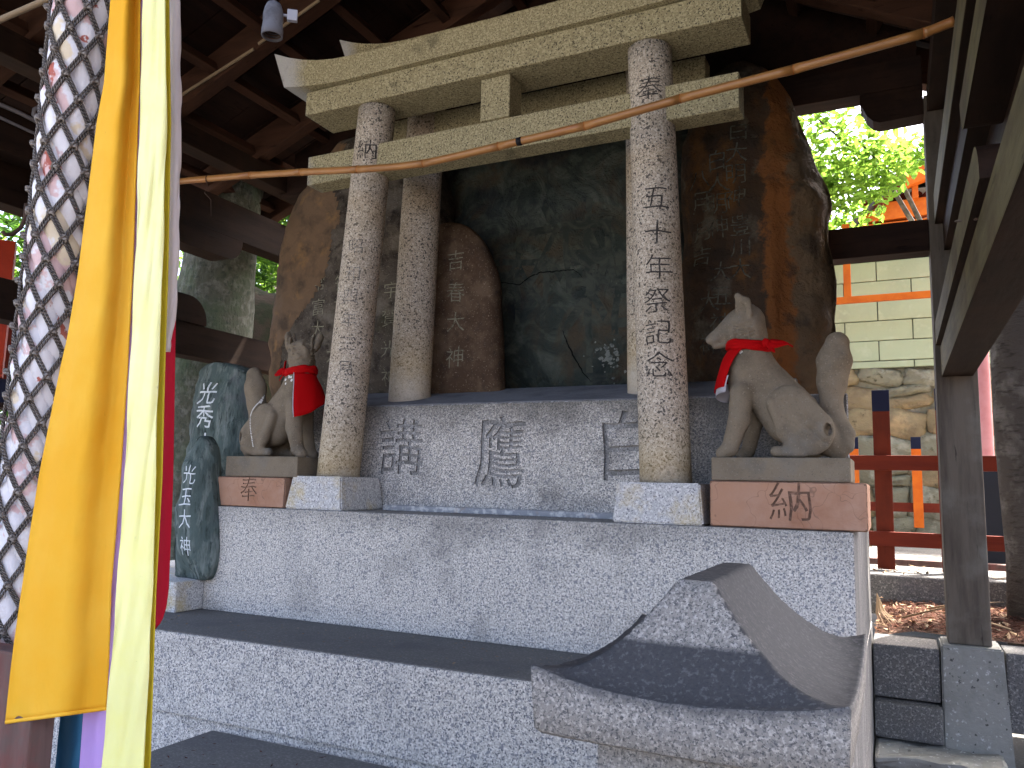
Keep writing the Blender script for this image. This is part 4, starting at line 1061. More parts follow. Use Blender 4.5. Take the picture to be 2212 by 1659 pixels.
# left side beams
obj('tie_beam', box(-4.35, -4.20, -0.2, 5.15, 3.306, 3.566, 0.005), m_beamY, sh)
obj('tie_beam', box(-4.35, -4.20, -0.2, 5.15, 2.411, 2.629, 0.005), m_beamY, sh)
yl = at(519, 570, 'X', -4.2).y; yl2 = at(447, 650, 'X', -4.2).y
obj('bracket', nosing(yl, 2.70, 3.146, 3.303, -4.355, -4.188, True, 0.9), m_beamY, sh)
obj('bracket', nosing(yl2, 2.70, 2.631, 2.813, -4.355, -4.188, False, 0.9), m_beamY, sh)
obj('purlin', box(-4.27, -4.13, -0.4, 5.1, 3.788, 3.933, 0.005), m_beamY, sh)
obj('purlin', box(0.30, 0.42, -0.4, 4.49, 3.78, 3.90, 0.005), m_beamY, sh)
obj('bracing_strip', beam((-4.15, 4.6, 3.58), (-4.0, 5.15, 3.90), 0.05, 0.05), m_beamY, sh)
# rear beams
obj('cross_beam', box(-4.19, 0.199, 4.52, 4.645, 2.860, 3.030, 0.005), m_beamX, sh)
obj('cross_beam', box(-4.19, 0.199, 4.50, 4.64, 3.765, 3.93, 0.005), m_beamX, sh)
obj('bracket', prism([(0.199, 3.598), (-0.010, 3.590), (-0.045, 3.605), (-0.075, 3.640), (-0.095, 3.690), (-0.105, 3.700), (-0.105, 3.763), (0.199, 3.763)], 'Y', 4.505, 4.63), m_beamX, sh)
# roof: rafters up the slope, battens along the ridge, boards over them
RX, RZ = -1.72, 4.97
def roof_z(x): return RZ - (0.402*(RX-x) if x < RX else 0.515*(x-RX))
EL, ER = -4.95, 1.05
for y in (-0.30, 0.60, 1.6, 2.55, 3.5, 4.28, 4.95):
    for xe in (EL, ER):
        p = Vector((RX, y, RZ+0.10)); q = Vector((xe, y, roof_z(xe)+0.10))
        sp('rafter', beam(p, q, 0.095, 0.20, 0.004), m_roofwood)
ys = [-0.1, 5.35]
xs_b = [RX - 0.06 - 0.41*k for k in range(0, 8)] + [RX + 0.06 + 0.41*k for k in range(0, 7)]
segs = [(-0.2, 0.10), (0.65, 1.55), (1.65, 2.5), (2.6, 3.45), (3.55, 4.23), (4.33, 4.9)]
for x in xs_b:
    sl = math.atan(0.402 if x < RX else -0.515)
    for y0, y1 in segs[1:6]:
        b = box(-0.03, 0.03, y0, y1, -0.035, 0.035, 0.003, 1)
        bmesh.ops.rotate(b, verts=b.verts, matrix=Matrix.Rotation(-sl, 3, 'Y'), cent=(0, 0, 0))
        bmesh.ops.translate(b, verts=b.verts, vec=(x, 0, roof_z(x)+0.075))
        sp('batten', b, m_roofY)
y = -0.4
while y < 4.98:
    w = rnd.uniform(0.19, 0.27)
    for xe in (EL, ER):
        dz = rnd.uniform(0, 0.006)
        p = Vector((RX, y+w/2, RZ+0.235+dz)); q = Vector((xe-0.05 if xe < RX else xe+0.05, y+w/2, roof_z(xe)+0.235+dz))
        sp('roof_board', beam(p, q, w-0.008, 0.018, 0.0), m_board)
    y += w
for xe in (EL-0.1, ER+0.1):
    sp('roof_covering', beam((RX, 2.3, RZ+0.30), (xe, 2.3, roof_z(xe)+0.30), 5.55, 0.06, 0.0), m_tile)
sp('ridge_beam', box(RX-0.05, RX+0.05, -0.4, 5.0, RZ-0.16, RZ-0.02, 0.004), m_beamY)

# concrete pier under the rear right post
tag(obj('post_pier', hexa([(0.155, 4.425, 0.25), (0.450, 4.425, 0.25), (0.450, 4.74, 0.25), (0.155, 4.74, 0.25)], [(0.166, 4.455, 0.893), (0.424, 4.455, 0.893), (0.424, 4.72, 0.893), (0.166, 4.72, 0.893)], 0.008), m_pier, loc=(0.3, 4.6, 0.25)),
    'rough concrete pier carrying the grey timber post at the right', 'pier')
# cable covers on the rafter
cb = thing('cable_cover', 'pale flat cable cover in two lengths along the rafter beside the lamp socket', 'cable cover', (-3.3, 2.94, 3.95))
ca = at(391, 206, 'Y', 3.44); cm1 = at(548, 106, 'Y', 3.44); cm2 = at(558, 95, 'Y', 3.44); ce = at(690, 0, 'Y', 3.44)
for p, q in ((ca + (ca-cm1)*0.6, cm1), (cm2, ce)):
    obj('cover_length', beam(p, q, 0.012, 0.018, 0.002), m_cable, cb)

# lamp socket hanging from a cable
Ls = 1.9
lp = zc(590, 40, Ls)
ls = thing('lamp_socket', 'grey empty lamp socket with a white pull switch hanging from the roof at the top', 'lamp socket', lp)
k = Ls/FPX
tilt = Matrix.Rotation(math.radians(-8), 3, 'Y')
def lz(px, py, d=Ls): return zc(px, py, d)
prof = [(15*k, 0.036), (19*k, 0.024), (21*k, 0.012), (21.5*k, -0.004), (20.5*k, -0.008), (21*k, -0.016), (22.5*k, -0.030), (22.5*k, -0.046), (19.5*k, -0.046), (18.5*k, -0.030), (18.5*k, -0.010)]
bm_ = lathe(prof, 32); bmesh.ops.translate(bm_, verts=bm_.verts, vec=lp + Vector((0, 0, 0)))
obj('shell', bm_, m_socket, ls, smooth=True)
for i in range(4):
    bm_ = bmesh.new(); pts = [lp + Vector((17.5*k*math.cos(a), 17.5*k*math.sin(a), -0.040+0.007*i)) for a in [2*math.pi*j/24 for j in range(25)]]
    bm_.free(); obj('thread', tube(pts, 0.0017, 6, False), m_iron, ls, smooth=True)
sw = lp + Vector((0.030, 0.020, 0.016))
rdir = Vector((0.80, 0.60, 0)).normalized()
obj('switch_stem', tube([lp + Vector((0, 0, 0.012)) + rdir*0.02, lp + Vector((0, 0, 0.012)) + rdir*0.034], 0.0035, 10), m_switch, ls, smooth=True)
bs = box(-0.012, 0.012, -0.006, 0.006, -0.014, 0.014, 0.002); bmesh.ops.rotate(bs, verts=bs.verts, matrix=Matrix.Rotation(math.radians(37), 3, 'Z'), cent=(0, 0, 0))
bmesh.ops.translate(bs, verts=bs.verts, vec=lp + Vector((0, 0, 0.013)) + rdir*0.044); obj('switch', bs, m_switch, ls)
obj('cable', tube([lp + Vector((0, 0, 0.034)), lp + Vector((0.01, 0, 0.4)), lp + Vector((0.02, 0, roof_z(lp.x)+0.1-lp.z))], 0.005, 8), m_socket, ls, smooth=True)

# conduits, hook and white rod at the upper left
def conduit(name, label, pts, r, mt=m_grey_metal, cat='conduit', grp=None):
    o = obj(name, tube(pts, r, 10), mt, loc=tuple(pts[0]), smooth=True); tag(o, label, cat, grp); return o
XB = -4.183
conduit('conduit', 'upper grey conduit fixed along the dark beam behind the bell rope', [at(-30, 205+15, 'X', XB), at(0, 226, 'X', XB), at(40, 243, 'X', XB), at(85, 266, 'X', XB), at(140, 292, 'X', XB)], 0.011, grp='conduits on the left beam')
conduit('conduit', 'lower thin grey conduit with a clip on the dark beam behind the bell rope', [at(-30, 243, 'X', XB), at(0, 254, 'X', XB), at(100, 300, 'X', XB), at(140, 317, 'X', XB)], 0.008, grp='conduits on the left beam')
hp = [at(x, y, 'X', -4.17) for x, y in [(130, 285), (105, 275), (80, 258), (72, 248), (74, 236), (84, 231), (95, 236), (98, 244)]]
tag(obj('hook', tube(hp, 0.010, 8), m_grey_metal, loc=tuple(hp[0]), smooth=True), 'curled grey hook on the beam at the upper left, half behind the rope', 'hook')
tag(obj('hook', tube([at(x, y, 'X', -3.4) for x, y in [(57, 440), (55, 470), (45, 492), (28, 506), (12, 507), (5, 500)]], 0.009, 8), m_iron, loc=tuple(at(57, 440, 'X', -3.4)), smooth=True), 'black curved iron hook hanging below the beam at the left edge', 'hook')
tag(obj('rod', tube([zc(-60, 66, 2.2), zc(0, 43, 2.2), zc(112, -6, 2.2), zc(300, -88, 2.2)], 0.0085, 10), m_cable, loc=tuple(zc(0, 43, 2.2)), smooth=True), 'pale straight rod crossing the top left corner', 'rod')
tag(obj('nail', tube([at(2065, 478, 'X', 0.20), at(2110, 473, 'X', 0.222)], 0.004, 8), m_iron, loc=tuple(at(2065, 478, 'X', 0.20))), 'rusty nail sticking out of the bracket at the right', 'nail')

# ---------------------------------------------------------------- bamboo pole
bp = [at(x, y, 'Y', 2.93) for x, y in [(330, 397), (395, 391), (520, 380), (651, 372), (774, 366), (850, 361), (916, 353), (985, 338), (1078, 316), (1264, 272), (1470, 213), (1714, 150), (1995, 72), (2060, 46)]]
bam = thing('bamboo_pole', 'long yellow brown bamboo pole slung across the front of the torii', 'bamboo pole', (-1.6, 2.93, 3.08))
nd = [543, 651, 774, 916, 1078, 1264, 1470, 1714, 1995]
def on_bam(px):
    for a, c in zip(bp[:-1], bp[1:]):
        pa = (a.x, a); 
    xs = [330, 395, 520, 651, 774, 850, 916, 985, 1078, 1264, 1470, 1714, 1995, 2060]
    for i in range(len(xs)-1):
        if xs[i] <= px <= xs[i+1]: return bp[i].lerp(bp[i+1], (px-xs[i])/(xs[i+1]-xs[i])), (bp[i+1]-bp[i]).normalized()
ends = [330] + nd + [2060]
for i in range(len(ends)-1):
    a, c = ends[i], ends[i+1]; pts = []; ra = []
    for q in range(9):
        t = q/8; p, d = on_bam(a+(c-a)*t); pts.append(p); e = min(t, 1-t)
        ra.append(0.0172 + (0.0012 if (e == 0) else 0) - 0.0004*math.sin(math.pi*t))
    obj('culm', tube(pts, ra, 20, True), m_bamboo, bam, smooth=True)
for x in nd:
    p, d = on_bam(x); obj('node', tube([p-d*0.0025, p-d*0.001, p+d*0.001, p+d*0.0025], [0.0178, 0.0190, 0.0190, 0.0178], 20), m_bnode, bam, smooth=True)
p, d = on_bam(1124); obj('tape', tube([p-d*0.011, p+d*0.012], [0.0184, 0.0184], 20), m_tape, bam, smooth=True)
p, d = on_bam(452)
ring = [p + d*0.003*math.sin(a) + (Vector((0, math.cos(a), math.sin(a)))*0.0195) for a in [2*math.pi*i/20 for i in range(21)]]
wr_ = thing('tie_wire', 'thin dark wire tying the left end of the bamboo pole', 'wire', p)
obj('loop', tube(ring, 0.0022, 6, False), m_iron, wr_, smooth=True)
obj('end', tube([p + Vector((0, -0.02, -0.015)), p + Vector((0.02, -0.02, -0.05)), p + Vector((0.0, -0.02, -0.085)), p + Vector((0.05, -0.02, -0.13)), p + Vector((0.06, -0.02, -0.22))], 0.0014, 6), m_iron, wr_, smooth=True)

# ---------------------------------------------------------------- stone lantern in front
LX, LY = -0.375, 1.885
lan = thing('stone_lantern', 'small granite lantern with a curved roof in the right foreground', 'stone lantern', (LX, LY, 0.57))
a_, b_, cH, wd = 0.292, 0.385, 0.235, 0.036
b = bmesh.new(); n = 72; top = {}
def roof_h(x, y):
    s = max((abs(x)-wd)/(a_-wd), (abs(y)-cH)/(b_-cH), 0.0)
    lift = 0.032*(abs(x)/a_)**2*(abs(y)/b_)**2 + 0.012*((abs(x)/a_)**6 + (abs(y)/b_)**6)*0.5
    return 1.205 + 0.213*(1-min(s, 1))**1.75 + lift
for i in range(n+1):
    for j in range(n+1):
        u, v = -1+2*i/n, -1+2*j/n; x, y = a_*u, b_*v
        z = roof_h(x, y) + 0.0025*fbm((x*25, y*25, 0), 3)
        top[i, j] = b.verts.new((LX + x + (0.02 if False else 0), LY + y, z))
for i in range(n):
    for j in range(n): b.faces.new((top[i, j], top[i+1, j], top[i+1, j+1], top[i, j+1]))
rim = [(i, 0) for i in range(n)] + [(n, j) for j in range(n)] + [(i, n) for i in range(n, 0, -1)] + [(0, j) for j in range(n, 0, -1)]
prevr = [top[k] for k in rim]
for q, (dz, sc) in enumerate(((-0.006, 1.006), (-0.045, 1.0), (-0.092, 0.985), (-0.100, 0.95))):
    ring = []
    for k_, v in zip(rim, [top[k] for k in rim]):
        ring.append(b.verts.new((LX + (v.co.x-LX)*sc + 0.002*fbm((v.co.x*20, v.co.y*20, q), 3), LY + (v.co.y-LY)*sc + 0.002*fbm((v.co.y*20, v.co.x*20, q), 3), v.co.z + dz if q == 0 else (v.co.z + dz)*(1-(0, .35, .8, .9)[q]) + (1.212 + dz)*(0, .35, .8, .9)[q])))
    m_ = len(ring)
    for k_ in range(m_): b.faces.new((prevr[k_], ring[k_], ring[(k_+1) % m_], prevr[(k_+1) % m_]))
    prevr = ring
b.faces.new(prevr[::-1])
bmesh.ops.recalc_face_normals(b, faces=b.faces)
o = obj('roof', b, m_granite_roof, lan, smooth=True)
at_ = o.data.attributes.new('grime', 'FLOAT', 'POINT')  # grime with painted shade: slopes dark, front gable pale as lit from ahead
for v in o.data.vertices:
    x, y, z = v.co.x, v.co.y, v.co.z + 0.57
    up = z - (roof_h(min(max(x, -a_), a_), min(max(y, -b_), b_)))
    g_ = 1.0 if up > -0.008 else 0.0
    if y < 0 and (abs(y)-cH)/(b_-cH) > (abs(x)-wd)/(a_-wd) - 0.02 and g_ > 0: g_ = min(max((1.315 - z)/0.03, 0.0), 1.0)
    if abs(abs(x)-a_) < 0.004 or abs(abs(y)-b_) < 0.004: g_ *= 0.5
    at_.data[v.index].value = g_
obj('fire_box', box(-0.565, -0.185, 1.60, 2.17, 0.60, 1.122, 0.008), m_granite_roof, lan)
obj('base', box(-0.62, -0.12, 1.54, 2.22, 0.571, 0.64, 0.008), m_granite_roof, lan)

# ---------------------------------------------------------------- bell rope and hanging cloths
RD = 1.86
def rope_c(z_):   # centre line by photo row
    ys_ = [-120, 0, 531, 900, 1420, 1500]; xs_ = [196, 181, 126, 80, 22, 14]
    return zc(float(np.interp(z_, ys_, xs_)), z_, RD)
rope = thing('bell_rope', 'thick twisted rope of pale cloth strands inside a grey knotted net', 'rope', rope_c(1420))
rows_ = np.linspace(-110, 1425, 150)
cl = [rope_c(float(v)) for v in rows_]
ax_ = (cl[0]-cl[-1]).normalized(); e1 = ax_.cross(Vector((0.79, -0.61, 0))).normalized(); e2 = ax_.cross(e1).normalized()
Ltot = (cl[0]-cl[-1]).length; Rr_ = 0.058
def helix(R, ph, pitch, sgn, n_=150, wob=0.0):
    out = []
    for i in range(n_):
        t = i/(n_-1); f = t*(len(cl)-1); k0 = min(int(f), len(cl)-2); c = cl[k0].lerp(cl[k0+1], f-k0)
        a = ph + sgn*2*math.pi*(t*Ltot)/pitch
        r = R*(1 + wob*math.sin(t*60+ph*3))
        out.append(c + (e1*math.cos(a) + e2*math.sin(a))*r)
    return out
sc_ = [0, 0, 1, 0, 2]
for k in range(5):
    pts = helix(0.031, k*2*math.pi/5, 0.50, 1, 150)
    ra = [0.0325*(1 + 0.22*noise.noise(Vector((i*0.20, k*3.1, 0)))) for i in range(150)]
    bmt = tube(pts, ra, 18)
    for v in bmt.verts: v.co += Vector((noise.noise(v.co*45), noise.noise(v.co*45+Vector((9, 0, 0))), 0))*0.0022
    obj('strand', bmt, ST[k], rope, smooth=True)
NC, PN = 7, 0.74
for sgn in (1, -1):
    for k in range(NC):
        ph = k*2*math.pi/NC
        for dd in (-0.055, 0.055):
            pts = helix(0.0665, ph+dd, PN if sgn > 0 else PN, sgn, 170)
            obj('net_cord', tube(pts, 0.0031, 6), m_cord, rope, smooth=True)
kb = bmesh.new()
ka = bmesh.new()
for dz_, ax2 in ((-0.0042, 0.3), (0.0, -0.2), (0.0042, 0.3)):
    join(kb, tube([Vector((0.0045*math.cos(a), 0.0082*math.sin(a), dz_ + 0.002*math.sin(a+ax2*4))) for a in [2*math.pi*i/12 for i in range(13)]], 0.0030, 6, False))
join(kb, tube([Vector((0.0055, -0.006, -0.007)), Vector((0.008, 0, 0)), Vector((0.0055, 0.006, 0.007))], 0.0030, 6))
kme = bpy.data.meshes.new('knot'); kb.to_mesh(kme); kb.free(); ka.free()
for p in kme.polygons: p.use_smooth = True
kme.materials.append(m_knot)
step = PN/(2*NC); nk = int(Ltot/step)
for i in range(nk+1):
    d_ = i*step; t = d_/Ltot
    if t > 1: break
    f = t*(len(cl)-1); k0 = min(int(f), len(cl)-2); c = cl[k0].lerp(cl[k0+1], f-k0)
    for k in range(NC):
        a = k*2*math.pi/NC + (math.pi/NC if i % 2 else 0)
        ko = bpy.data.objects.new('knot', kme); COL.objects.link(ko); ko.parent = rope
        ko.location = c + (e1*math.cos(a) + e2*math.sin(a))*0.0680 - wloc(rope)
        ko.rotation_euler = (rnd.uniform(-.4, .4), rnd.uniform(-.4, .4), a)

def hang(name, label, rows, d, mt, folds=((2.0, 0.010, 0.0),), th=0.003, nx=40, ny=90, cat='cloth', flare=0.0, hem=None, grp='cloth streamers of the bell rope', wr=0.0, parent=None, bottom=None, cups=0.0):
    """cloth strip hanging straight down; rows = (photo row, left, right) measured at distance d"""
    ys_ = [r[0] for r in rows]; P = []
    for i in range(ny+1):
        yy = ys_[0] + (ys_[-1]-ys_[0])*i/ny
        xl = float(np.interp(yy, ys_, [r[1] for r in rows])); xr_ = float(np.interp(yy, ys_, [r[2] for r in rows])); row = []
        t = i/ny
        for j in range(nx+1):
            s = j/nx; o_ = 0.0
            for fr, am, ph in folds: o_ += am*math.sin(2*math.pi*fr*s + ph + 0.8*math.sin(t*2.1+ph))
            o_ -= cups*math.cos((s-0.5)*math.pi)
            o_ += wr*noise.noise(Vector((s*2.2, t*13 + s*3.5, d*5)))
            y2 = yy
            if bottom is not None and t > 0.9: y2 = yy + (t-0.9)/0.1*bottom(s)
            row.append(zc(xl + (xr_-xl)*s, y2, d + o_))
        P.append(row)
    base = P[-1][nx//2]
    if parent is None:
        o_ = obj(name, sheet(P, th), mt, loc=tuple(base), smooth=True); tag(o_, label, cat, grp); return o_, P
    return obj(name, sheet(P, th), mt, parent, smooth=True), P

o_rows = [(-90, 247, 306), (0, 240, 304), (180, 227, 303), (265, 211, 299), (583, 172, 288), (732, 147, 280), (796, 132, 277), (1035, 84, 261), (1271, 48, 241), (1440, 24, 236), (1545, 12, 230)]
orc = thing('hanging_cloth', 'marigold orange cloth strip beside the rope, ending above the others', 'cloth', zc(120, 1550, 1.62), 'cloth streamers of the bell rope')
oo, PP = hang('panel', None, o_rows, 1.62, m_orange, ((1.25, 0.016, 0.6), (2.6, 0.003, 1.0)), 0.003, 50, 110, parent=orc, bottom=lambda s: 15-30*s, cups=0.010, wr=0.003)
hemP = [p + (EYE-p).normalized()*0.004 for p in PP[-1]]
obj('hem', tube(hemP, 0.0042, 8), m_orange, orc, smooth=True)
obj('seam', tube([PP[i][2] + (EYE-PP[i][2]).normalized()*0.0022 for i in range(0, len(PP))], 0.0011, 5), m_yellow_edge, orc, smooth=True)
obj('seam', tube([PP[i][36] + (EYE-PP[i][36]).normalized()*0.0022 for i in range(0, len(PP))], 0.0011, 5), m_yellow_edge, orc, smooth=True)
y_rows = [(-90, 313, 360), (0, 309, 358), (265, 302, 359), (583, 293, 351), (796, 282, 341), (1035, 269, 336), (1271, 254, 329), (1700, 218, 309)]
yec = thing('hanging_cloth', 'glossy pale yellow cloth strip with a mustard hem, in front of the others', 'cloth', zc(265, 1690, 1.52), 'cloth streamers of the bell rope')
yo, YP = hang('panel', None, y_rows, 1.52, m_yellow, ((0.55, 0.012, 0.3), (1.8, 0.002, 0.0)), 0.003, 40, 150, parent=yec, cups=0.010, wr=0.007)
hang('hem', None, [(-90, 359, 367), (0, 357, 366), (265, 358, 370), (583, 350, 364), (796, 340, 357), (1035, 335, 351), (1271, 328, 338), (1700, 308, 324)], 1.528, m_yellow_edge, ((0.5, 0.004, 0.0),), 0.003, 8, 90, parent=yec)
hang('hanging_cloth', 'off white cloth strip at the right of the yellow one', [(-90, 362, 388), (0, 362, 387), (230, 362, 391), (583, 358, 385), (700, 354, 377), (760, 350, 365)], 1.56, m_white, ((1.0, 0.006, 0.4),), 0.003, 14, 60, wr=0.006)
hang('hanging_cloth', 'deep crimson cloth strip with a rounded lower corner, behind the yellow one', [(480, 350, 383), (583, 345, 382), (1035, 330, 374), (1271, 318, 365), (1310, 317, 360), (1340, 317, 350), (1358, 317, 335)], 1.70, m_crimson, ((0.7, 0.008, 0.2),), 0.003, 20, 80)
hang('hanging_cloth', 'lilac cloth strip showing below the orange one', [(-90, 302, 316), (0, 299, 314), (583, 282, 299), (1035, 240, 276), (1271, 215, 262), (1500, 184, 250), (1720, 168, 246)], 1.66, m_purple, ((0.9, 0.010, 1.0),), 0.003, 20, 80, wr=0.006)
hang('hanging_cloth', 'blue cloth strip at the bottom left, between the timber and the lilac cloth', [(1200, 165, 215), (1500, 136, 190), (1720, 112, 176)], 1.76, m_teal, ((0.8, 0.016, 0.6),), 0.003, 20, 40, wr=0.006)

# timber corner under the rope
Yf = 1.10; xk = at(69, 1530, 'Y', Yf).x; yk = at(123, 1530, 'X', xk).y; zk = at(20, 1408, 'Y', Yf).z
tp = thing('timber_post', 'worn red brown timber end with flaking red paint at the bottom left', 'post', (xk-0.2, Yf+0.1, 0))
obj('shaft', box(xk-0.42, xk-0.001, Yf, yk, 0.0, zk, 0.006), m_oldpost, tp)

# ================================================================ RIGHT SIDE: kerbs, litter bed, fences, walls
kb_ = thing('stone_kerb', 'rough granite kerb blocks stepping down beside the grey post', 'kerb', (0.0, 4.6, 0.3))
obj('kerb_block', box(-0.135, 0.160, 4.47, 4.80, 0.615, 0.868, 0.012), m_granite_dark, kb_)
obj('kerb_block', box(-0.135, 0.160, 4.40, 4.82, 0.440, 0.606, 0.014), m_granite_dark, kb_)
b = box(-0.135, 0.40, 4.18, 4.60, 0.20, 0.43, 0.02)
bmesh.ops.subdivide_edges(b, edges=b.edges[:], cuts=5, use_grid_fill=True)
for v in b.verts: v.co += Vector((0, 1, 0.6))*0.03*fbm(tuple(v.co), 4, 9)
obj('rough_footing', b, m_pier, kb_)
obj('kerb_block', box(0.44, 1.6, 4.55, 4.82, 0.50, 0.868, 0.012), m_granite_dark, kb_)
slab('litter_bed', -0.13, 2.2, 4.78, 6.05, 0.885, m_soil, 50, 0.02)
struct('dark_ground', box(-0.13, 30, 3.6, 4.5, 0.0, 0.25, 0.0), m_soil)
# raised stone edging under the fence
ye = at(1770, 1265, 'Z', 1.06).y
ed = thing('stone_edging', 'long low stone edging strewn with leaves under the red fence', 'kerb', (0.4, 6.4, 0.8))
obj('edging_stone', box(-0.6, 0.42, 6.05, 6.95, 0.80, 1.06, 0.012), m_granite_dark, ed)
obj('edging_stone', box(0.426, 1.9, 6.05, 6.95, 0.80, 1.062, 0.012), m_granite_dark, ed)
tag(obj('timber_sleeper', box(-0.6, 1.9, 7.2, 7.34, 0.96, 1.09, 0.01), m_oldpost, loc=(0.5, 7.27, 0.96)), 'weathered pinkish timber lying on the ground behind the red fence', 'timber')

# leaf and needle litter
def scatter(name, n, x0, x1, y0, y1, zf, mt, ln, wd_, up, label, bend=0.3):
    V = []; Fc = []
    for i in range(n):
        x, y = rnd.uniform(x0, x1), rnd.uniform(y0, y1); z = zf(x, y) + abs(rnd.gauss(0, up))
        a = rnd.uniform(0, 6.283); L = ln*rnd.uniform(0.5, 1.4); w = wd_*rnd.uniform(0.6, 1.3)
        d = Vector((math.cos(a), math.sin(a), rnd.gauss(0, bend))).normalized(); s = d.cross(Vector((rnd.gauss(0, .4), rnd.gauss(0, .4), 1))).normalized()
        u = d.cross(s); c = Vector((x, y, z)); k_ = len(V)
        V += [c - d*L/2, c + s*w/2 + u*w*0.25, c + d*L/2, c - s*w/2 + u*w*0.25]; Fc.append((k_, k_+1, k_+2, k_+3))
    o = obj(name, (V, Fc), mt, loc=((x0+x1)/2, (y0+y1)/2, zf(x0, y0))); tag(o, label, 'litter', kind='stuff'); return o
zl = lambda x, y: 0.89 + 0.02*fbm((x, y, 0), 4, 2.5)
scatter('needle_litter', 9000, -0.12, 1.6, 4.79, 6.04, zl, m_needle, 0.055, 0.006, 0.012, 'red brown conifer needles covering the soil bed')
scatter('leaf_litter', 420, -0.12, 1.6, 4.79, 6.04, zl, m_litter, 0.05, 0.022, 0.016, 'pale and tan fallen leaves on the needle bed')
scatter('leaf_litter', 120, -0.5, 1.6, 6.08, 6.9, lambda x, y: 1.068, m_litter, 0.045, 0.02, 0.006, 'fallen leaves on the stone edging under the fence')
scatter('tread_debris', 150, -3.2, -0.2, 2.62, 3.09, lambda x, y: 0.9388, m_litter, 0.016, 0.006, 0.0015, 'tiny leaf crumbs and grit scattered on the lower step tread', 0.08)
scatter('landing_debris', 130, -2.55, -0.7, 1.9, 2.56, lambda x, y: 0.5698, m_needle, 0.03, 0.006, 0.002, 'small dry leaf crumbs on the bottom landing', 0.08)
for i, (x, y, a, L) in enumerate([(0.0, 5.0, 0.3, 0.5), (0.5, 4.9, 2.4, 0.5), (0.7, 5.2, 0.9, 0.6), (0.15, 5.5, -0.3, 0.4), (0.62, 4.86, 0.1, 0.7)]):
    p = Vector((x, y, 0.93)); q = p + Vector((math.cos(a)*L, math.sin(a)*L*0.5, rnd.uniform(0.0, 0.12)))
    tag(obj('fallen_twig', tube([p, p.lerp(q, .5) + Vector((0, 0, .02)), q], [0.006, 0.005, 0.002], 6), m_lath, loc=tuple(p), smooth=True), ['thin dry twig on the needles beside the dry frond', 'thin dry twig on the needles just right of the grey post', 'longest dry twig on the needles near the leaning trunk', 'short dry twig at the back of the needle bed', 'thin dry twig at the front edge of the needle bed'][i], 'twig', 'twigs on the needle bed')
fr = thing('dry_frond', 'dry straw coloured frond lying against the corner of the altar', 'frond', (-0.1, 4.9, 0.9))
for i in range(9):
    p = Vector((-0.118, 4.95, 1.06)); q = Vector((-0.105 + 0.011*i, 4.83 + 0.02*math.sin(i*2.3), 0.902 + 0.003*i)); m__ = p.lerp(q, 0.5) + Vector((-0.012, 0, -0.02))
    obj('blade', tube([p, m__, q], [0.0015, 0.003, 0.001], 5, True, 0.4), m_lath, fr)

# near red fence
YF = 6.5
fe = thing('picket_fence', 'near dark red fence with wide pickets and black blue tips', 'fence', (0.2, YF, 1.06), 'red picket fences')
for i, x in enumerate((-0.553, -0.143, 0.272, 0.676, 1.09)):
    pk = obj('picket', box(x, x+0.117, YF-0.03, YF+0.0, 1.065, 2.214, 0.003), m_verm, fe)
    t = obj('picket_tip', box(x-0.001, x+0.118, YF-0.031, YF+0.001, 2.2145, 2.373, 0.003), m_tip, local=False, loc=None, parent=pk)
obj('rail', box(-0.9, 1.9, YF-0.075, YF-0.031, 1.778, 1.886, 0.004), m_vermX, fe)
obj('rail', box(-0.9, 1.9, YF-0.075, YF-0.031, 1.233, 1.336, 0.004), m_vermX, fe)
def zz6(x, y): return (.8848*(1600+x/2.458), .8848*(600+y/2.458))
def zz8(x, y): return (.8848*(1600+x/2.458), .8848*(1200+y/2.458))
def rc1(x, y): return (.8848*(2050+x/2.765), .8848*(y/2.765))
def rc3(x, y): return (.8848*(2050+x/3.687), .8848*(950+y/3.687))
pA = at(*rc3(1470, 290), 'Y', 5.9); pB = at(*rc3(1600, 1500), 'Y', 5.75)
tag(obj('leaning_board', beam(pB, pA, 0.10, 0.05, 0.003, up=(0, 1, 0)), m_verm, loc=tuple(pB)), 'dark red board leaning beside the tree trunk at the right edge', 'board')
# far fence
YG = 10.6
f2 = thing('picket_fence', 'far bright vermilion fence with short pickets', 'fence', (0.3, YG, 0.95), 'red picket fences')
tz = at(*zz6(1190, 1150), 'Y', YG).z; t2 = at(*zz6(1190, 1220), 'Y', YG).z; rb = at(*zz6(1440, 1595), 'Y', YG).z; rt = at(*zz6(1440, 1540), 'Y', YG).z; bz = at(*zz8(1590, 218), 'Y', YG).z
x0 = at(*zz6(1165, 1300), 'Y', YG).x; x1 = at(*zz6(1533, 1200), 'Y', YG).x
for k_ in range(-2, 4):
    x = x0 + (x1-x0)*k_
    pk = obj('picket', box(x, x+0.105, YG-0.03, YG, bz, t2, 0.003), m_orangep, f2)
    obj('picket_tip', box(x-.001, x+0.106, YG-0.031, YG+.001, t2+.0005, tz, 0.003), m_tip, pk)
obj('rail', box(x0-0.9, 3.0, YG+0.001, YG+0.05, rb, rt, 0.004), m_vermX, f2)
# dark cabinet and laths between the fences
tag(obj('dark_box', box(0.62, 0.95, 7.6, 7.9, 0.95, 1.86, 0.01), m_dim, loc=(0.78, 7.75, 0.95)), 'dark cabinet standing behind the red fence right of the post', 'cabinet')
tag(obj('lath', box(0.775, 0.815, 7.40, 7.44, 0.951, 1.80, 0.004), m_lath, loc=(0.79, 7.42, 0.95)), 'tan upright lath in front of the dark cabinet', 'lath')

